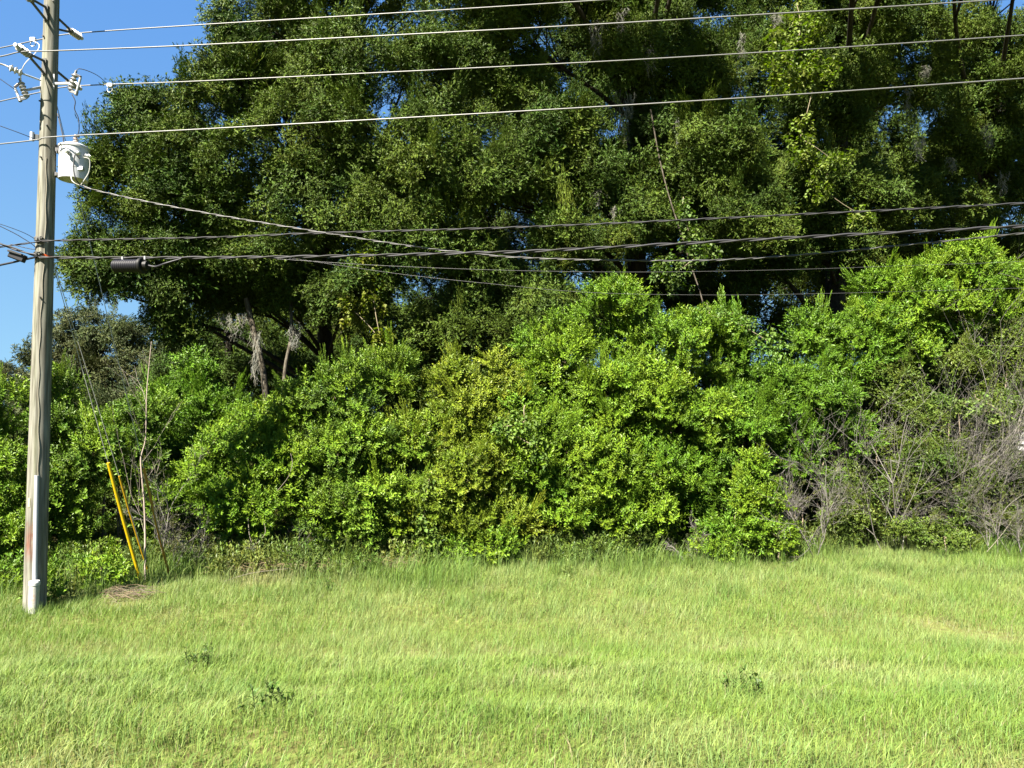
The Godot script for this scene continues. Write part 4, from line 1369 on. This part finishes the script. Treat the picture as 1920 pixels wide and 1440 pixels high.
# ---------------------------------------------------------------- guys
func build_guys() -> void:
	var rows := [[267, 1088, 487, 2.45, 0.029, Color(0.50, 0.345, 0.006), "guy wire with the long bright yellow guard nearest the pole"],
		[283, 1076, 478, 2.2, 0.019, Color(0.36, 0.22, 0.008), "guy wire with the yellow guard half hidden behind the bare twigs"],
		[322, 1085, 190, 2.3, 0.022, Color(0.32, 0.16, 0.012), "guy wire with the thin orange-yellow guard farthest from the pole"]]
	for g in rows:
		var a := on_ground(g[0], g[1])
		a.y -= 0.1
		var y := pole_y(g[2])
		var p := Vector3(pole_x, y, -POLE_D)
		var out := (a - p)
		out.y = 0
		p += out.normalized() * pole_r(y)
		var t := thing("guy_wire", g[6], "guy wire", a, "guy wires anchored behind the pole")
		var s := Shape.new()
		s.tube(PackedVector3Array([a, p]), PackedFloat32Array([0.006, 0.006]), 6, Color(0.42, 0.42, 0.41))
		part("strand", s, M.wire, t)
		var d := (p - a).normalized()
		var q := Shape.new()
		var pts := PackedVector3Array()
		var side := d.cross(Vector3.UP).normalized()
		for k in 9:
			pts.append(a + d * g[3] * k / 8.0 + side * 0.02 * sin(k * 0.4))
		q.tube(pts, widths(9, g[4], g[4]), 12, g[5], true)
		part("guard", q, M.paint, t)

# ---------------------------------------------------------------- small things
func build_small() -> void:
	# leafless sapling among the guards
	var base := on_ground(272, 1090)
	base.y -= 0.03
	var t := thing("bare_sapling", "slender pale leafless sapling rising beside the yellow guards", "sapling", base)
	var s := Shape.new()
	var pts := []
	for p in [[272, 1000], [270, 940], [264, 870], [266, 850], [273, 820], [275, 740], [280, 680], [284, 640]]:
		pts.append(at(p[0], p[1], 13.4))
	pts.push_front(base)
	var path := through(pts, 4)
	s.tube(path, widths(path.size(), 0.018, 0.006), 6, Color(0.30, 0.245, 0.205))
	part("trunk", s, M.twig, t)
	var tw := Shape.new()
	var ends := []
	for b in [[264, 870, 310, 800], [268, 930, 300, 880], [270, 960, 240, 880], [271, 1000, 228, 850], [275, 760, 262, 700], [273, 830, 250, 790], [272, 900, 312, 865], [280, 690, 268, 655], [275, 780, 240, 705]]:
		var a := at(b[0], b[1], 13.4)
		var e := at(b[2], b[3], 13.4 + rnd(-0.3, 0.3))
		grow(tw, a, (e - a).normalized(), a.distance_to(e), 0.0055, 1, Color(0.23, 0.20, 0.165), 0.5, ends)
	part("branch", tw, M.twig, t, "stuff")
	# straw and cut stems
	for h in [["heap of pale cut straw and stems before the broad shrub", 505, 1068, 1.15, 0.45, 420, Color(0.194, 0.151, 0.090)], ["small heap of dry straw at the edge of the grass", 738, 1066, 0.5, 0.25, 140, Color(0.216, 0.173, 0.104)], ["brown heap of dead stalks in front of the yellow guards", 235, 1128, 0.38, 0.25, 80, Color(0.151, 0.119, 0.083)], ["dull dry stems lying under the narrow vine's shrub", 625, 1045, 0.5, 0.25, 130, Color(0.173, 0.137, 0.094)]]:
		var c := on_ground(h[1], h[2])
		var st := Shape.new()
		for k in h[5]:
			var p := c + Vector3(rnd(-1, 1) * h[3], 0, rnd(-1, 1) * h[4])
			p.y = ground(p.x, p.z) + rnd(0.05, 0.22)
			var a := rnd(-0.5, 0.5) + (PI if rng.randf() < 0.5 else 0.0)
			var d := Vector3(cos(a), rnd(-0.1, 0.3), sin(a) * 0.8) * rnd(0.12, 0.45)
			st.tube(PackedVector3Array([p - d * 0.5, p + Vector3(0, 0.02, 0), p + d * 0.5 - Vector3(0, 0.05, 0)]), PackedFloat32Array([0.004, 0.005, 0.003]), 3, hue(h[6], rnd(0.6, 1.3), rnd(-0.08, 0.08)))
		var o := part("straw_heap", st, M.twig, null, "stuff")
		tag(o, h[0], "straw", "dry straw heaps")
	# long bare runners
	for r in [["pale bare runner arched against the broad shrub", [[520, 920, 14.6], [540, 895, 14.5], [548, 870, 14.5], [545, 850, 14.6]]], ["pale bare runners looping under the broad shrub", [[465, 965, 14.5], [468, 1005, 14.4], [478, 1020, 14.4], [497, 1000, 14.4], [492, 975, 14.5], [475, 958, 14.6]]], ["long straw stalk lying over the straw heap", [[420, 1090, 13.2], [470, 1075, 13.3], [540, 1066, 13.4]]], ["pale stalk leaning out of the low brush before the shed", [[1850, 1035, 15.4], [1880, 1000, 15.6], [1912, 955, 15.8]]]]:
		var w := []
		for p in r[1]:
			w.append(at(p[0], p[1], p[2]))
		var path2 := through(w, 6)
		var rs := Shape.new()
		rs.tube(path2, widths(path2.size(), 0.007, 0.004), 5, Color(0.19, 0.17, 0.13))
		tag(part("bare_runner", rs, M.twig), r[0], "stem", "bare runners and stalks")
	# broad-leaved weeds in the grass
	for wd in [["dark leafy weed standing alone in the grass below the straw heap", 368, 1255, 0.13, 26], ["low weed patch in the grass toward the bare brush", 1390, 1305, 0.16, 14], ["small dark weed low in the near grass", 505, 1340, 0.13, 12], ["dark weed at the grass edge before the middle laurels", 730, 1092, 0.22, 26], ["dark weed clump beside the straw heap, toward the grass", 600, 1105, 0.3, 30], ["dark weed by the tall grass near the white shed", 1775, 1045, 0.25, 26]]:
		var c := on_ground(wd[1], wd[2])
		var ws := Shape.new()
		for k in wd[4]:
			var p := c + Vector3(rnd(-1, 1) * wd[3], 0, rnd(-1, 1) * wd[3])
			p.y = ground(p.x, p.z)
			var up := Vector3(rnd(-0.4, 0.4), 1.0, rnd(-0.4, 0.4)).normalized()
			var hh := rnd(0.10, 0.24)
			ws.tube(PackedVector3Array([p, p + up * hh]), PackedFloat32Array([0.003, 0.002]), 3, Color(0.09, 0.11, 0.04))
			for q in 7:
				var f := rnd(0.25, 1.0)
				ws.leaf(p + up * hh * f, (ball() + Vector3.UP * 0.3).normalized(), Vector3.UP + ball() * 0.3, rnd(0.035, 0.06), rnd(0.016, 0.026), hue(Color(0.050, 0.095, 0.016), rnd(0.7, 1.3), rnd(-0.1, 0.1)))
		var w := part("weed", ws, M.hedge, null, "stuff")
		tag(w, wd[0], "weed", "broad-leaved weeds in the grass")
	# white shed seen past the brush: the near end of its boarded side
	var back := at(1901, 900, 17.9)
	var corner := Vector3(back.x, 0, -16.3)
	var gy := ground(corner.x, corner.z) - 0.05
	var sh := thing("white_shed", "white boarded shed glimpsed beside the brush at the picture's edge", "shed", Vector3(corner.x, gy, corner.z))
	var eave := at(1901, 845, 17.9).y
	var boards := int((eave - gy) / 0.16) + 1
	for k in boards:
		var b := Shape.new()
		var y := gy + 0.16 * k + 0.08
		b.box(Transform3D(Basis(Vector3.BACK, 0.10), Vector3(corner.x, y, corner.z - 0.8)), Vector3(0.025, 0.168, 1.6), Color(0.62, 0.63, 0.64) * rnd(0.94, 1.03))
		part("side_board", b, M.paint, sh)
	for k in boards:
		var b := Shape.new()
		var y := gy + 0.16 * k + 0.08
		b.box(Transform3D(Basis(Vector3.RIGHT, -0.10), Vector3(corner.x + 1.53, y, corner.z - 0.02)), Vector3(3.0, 0.168, 0.025), Color(0.62, 0.63, 0.64) * rnd(0.94, 1.03))
		part("front_board", b, M.paint, sh)
	var fb := Shape.new()
	fb.box(Transform3D(Basis(Vector3.RIGHT, 0.02), Vector3(corner.x - 0.13, eave + 0.10, corner.z - 0.75)), Vector3(0.03, 0.15, 1.9), Color(0.64, 0.65, 0.66))
	part("fascia", fb, M.paint, sh)
	var rf := Shape.new()
	var up := Vector3(0.90, 0.43, 0.0).normalized()
	rf.box(Transform3D(Basis(up, Vector3(-up.y, up.x, 0), Vector3(0, 0, 1)), Vector3(corner.x - 0.17, eave + 0.18, corner.z - 0.75) + up * 0.95), Vector3(1.9, 0.04, 2.0), Color(0.42, 0.42, 0.43))
	part("roof", rf, M.dull, sh)
	# cut stump at the foot of the brush
	var sp := on_ground(1891, 1020)
	var stm := Shape.new()
	stm.lathe([[0.13, -0.05], [0.105, 0.06], [0.095, 0.28], [0.085, 0.36], [0.05, 0.40], [0.0, 0.41]], Transform3D(Basis(Vector3.FORWARD, 0.15), sp), 14, Color(0.34, 0.29, 0.15))
	var so := part("stump", stm, M.bark)
	tag(so, "short tan stump at the foot of the brush before the shed", "stump")
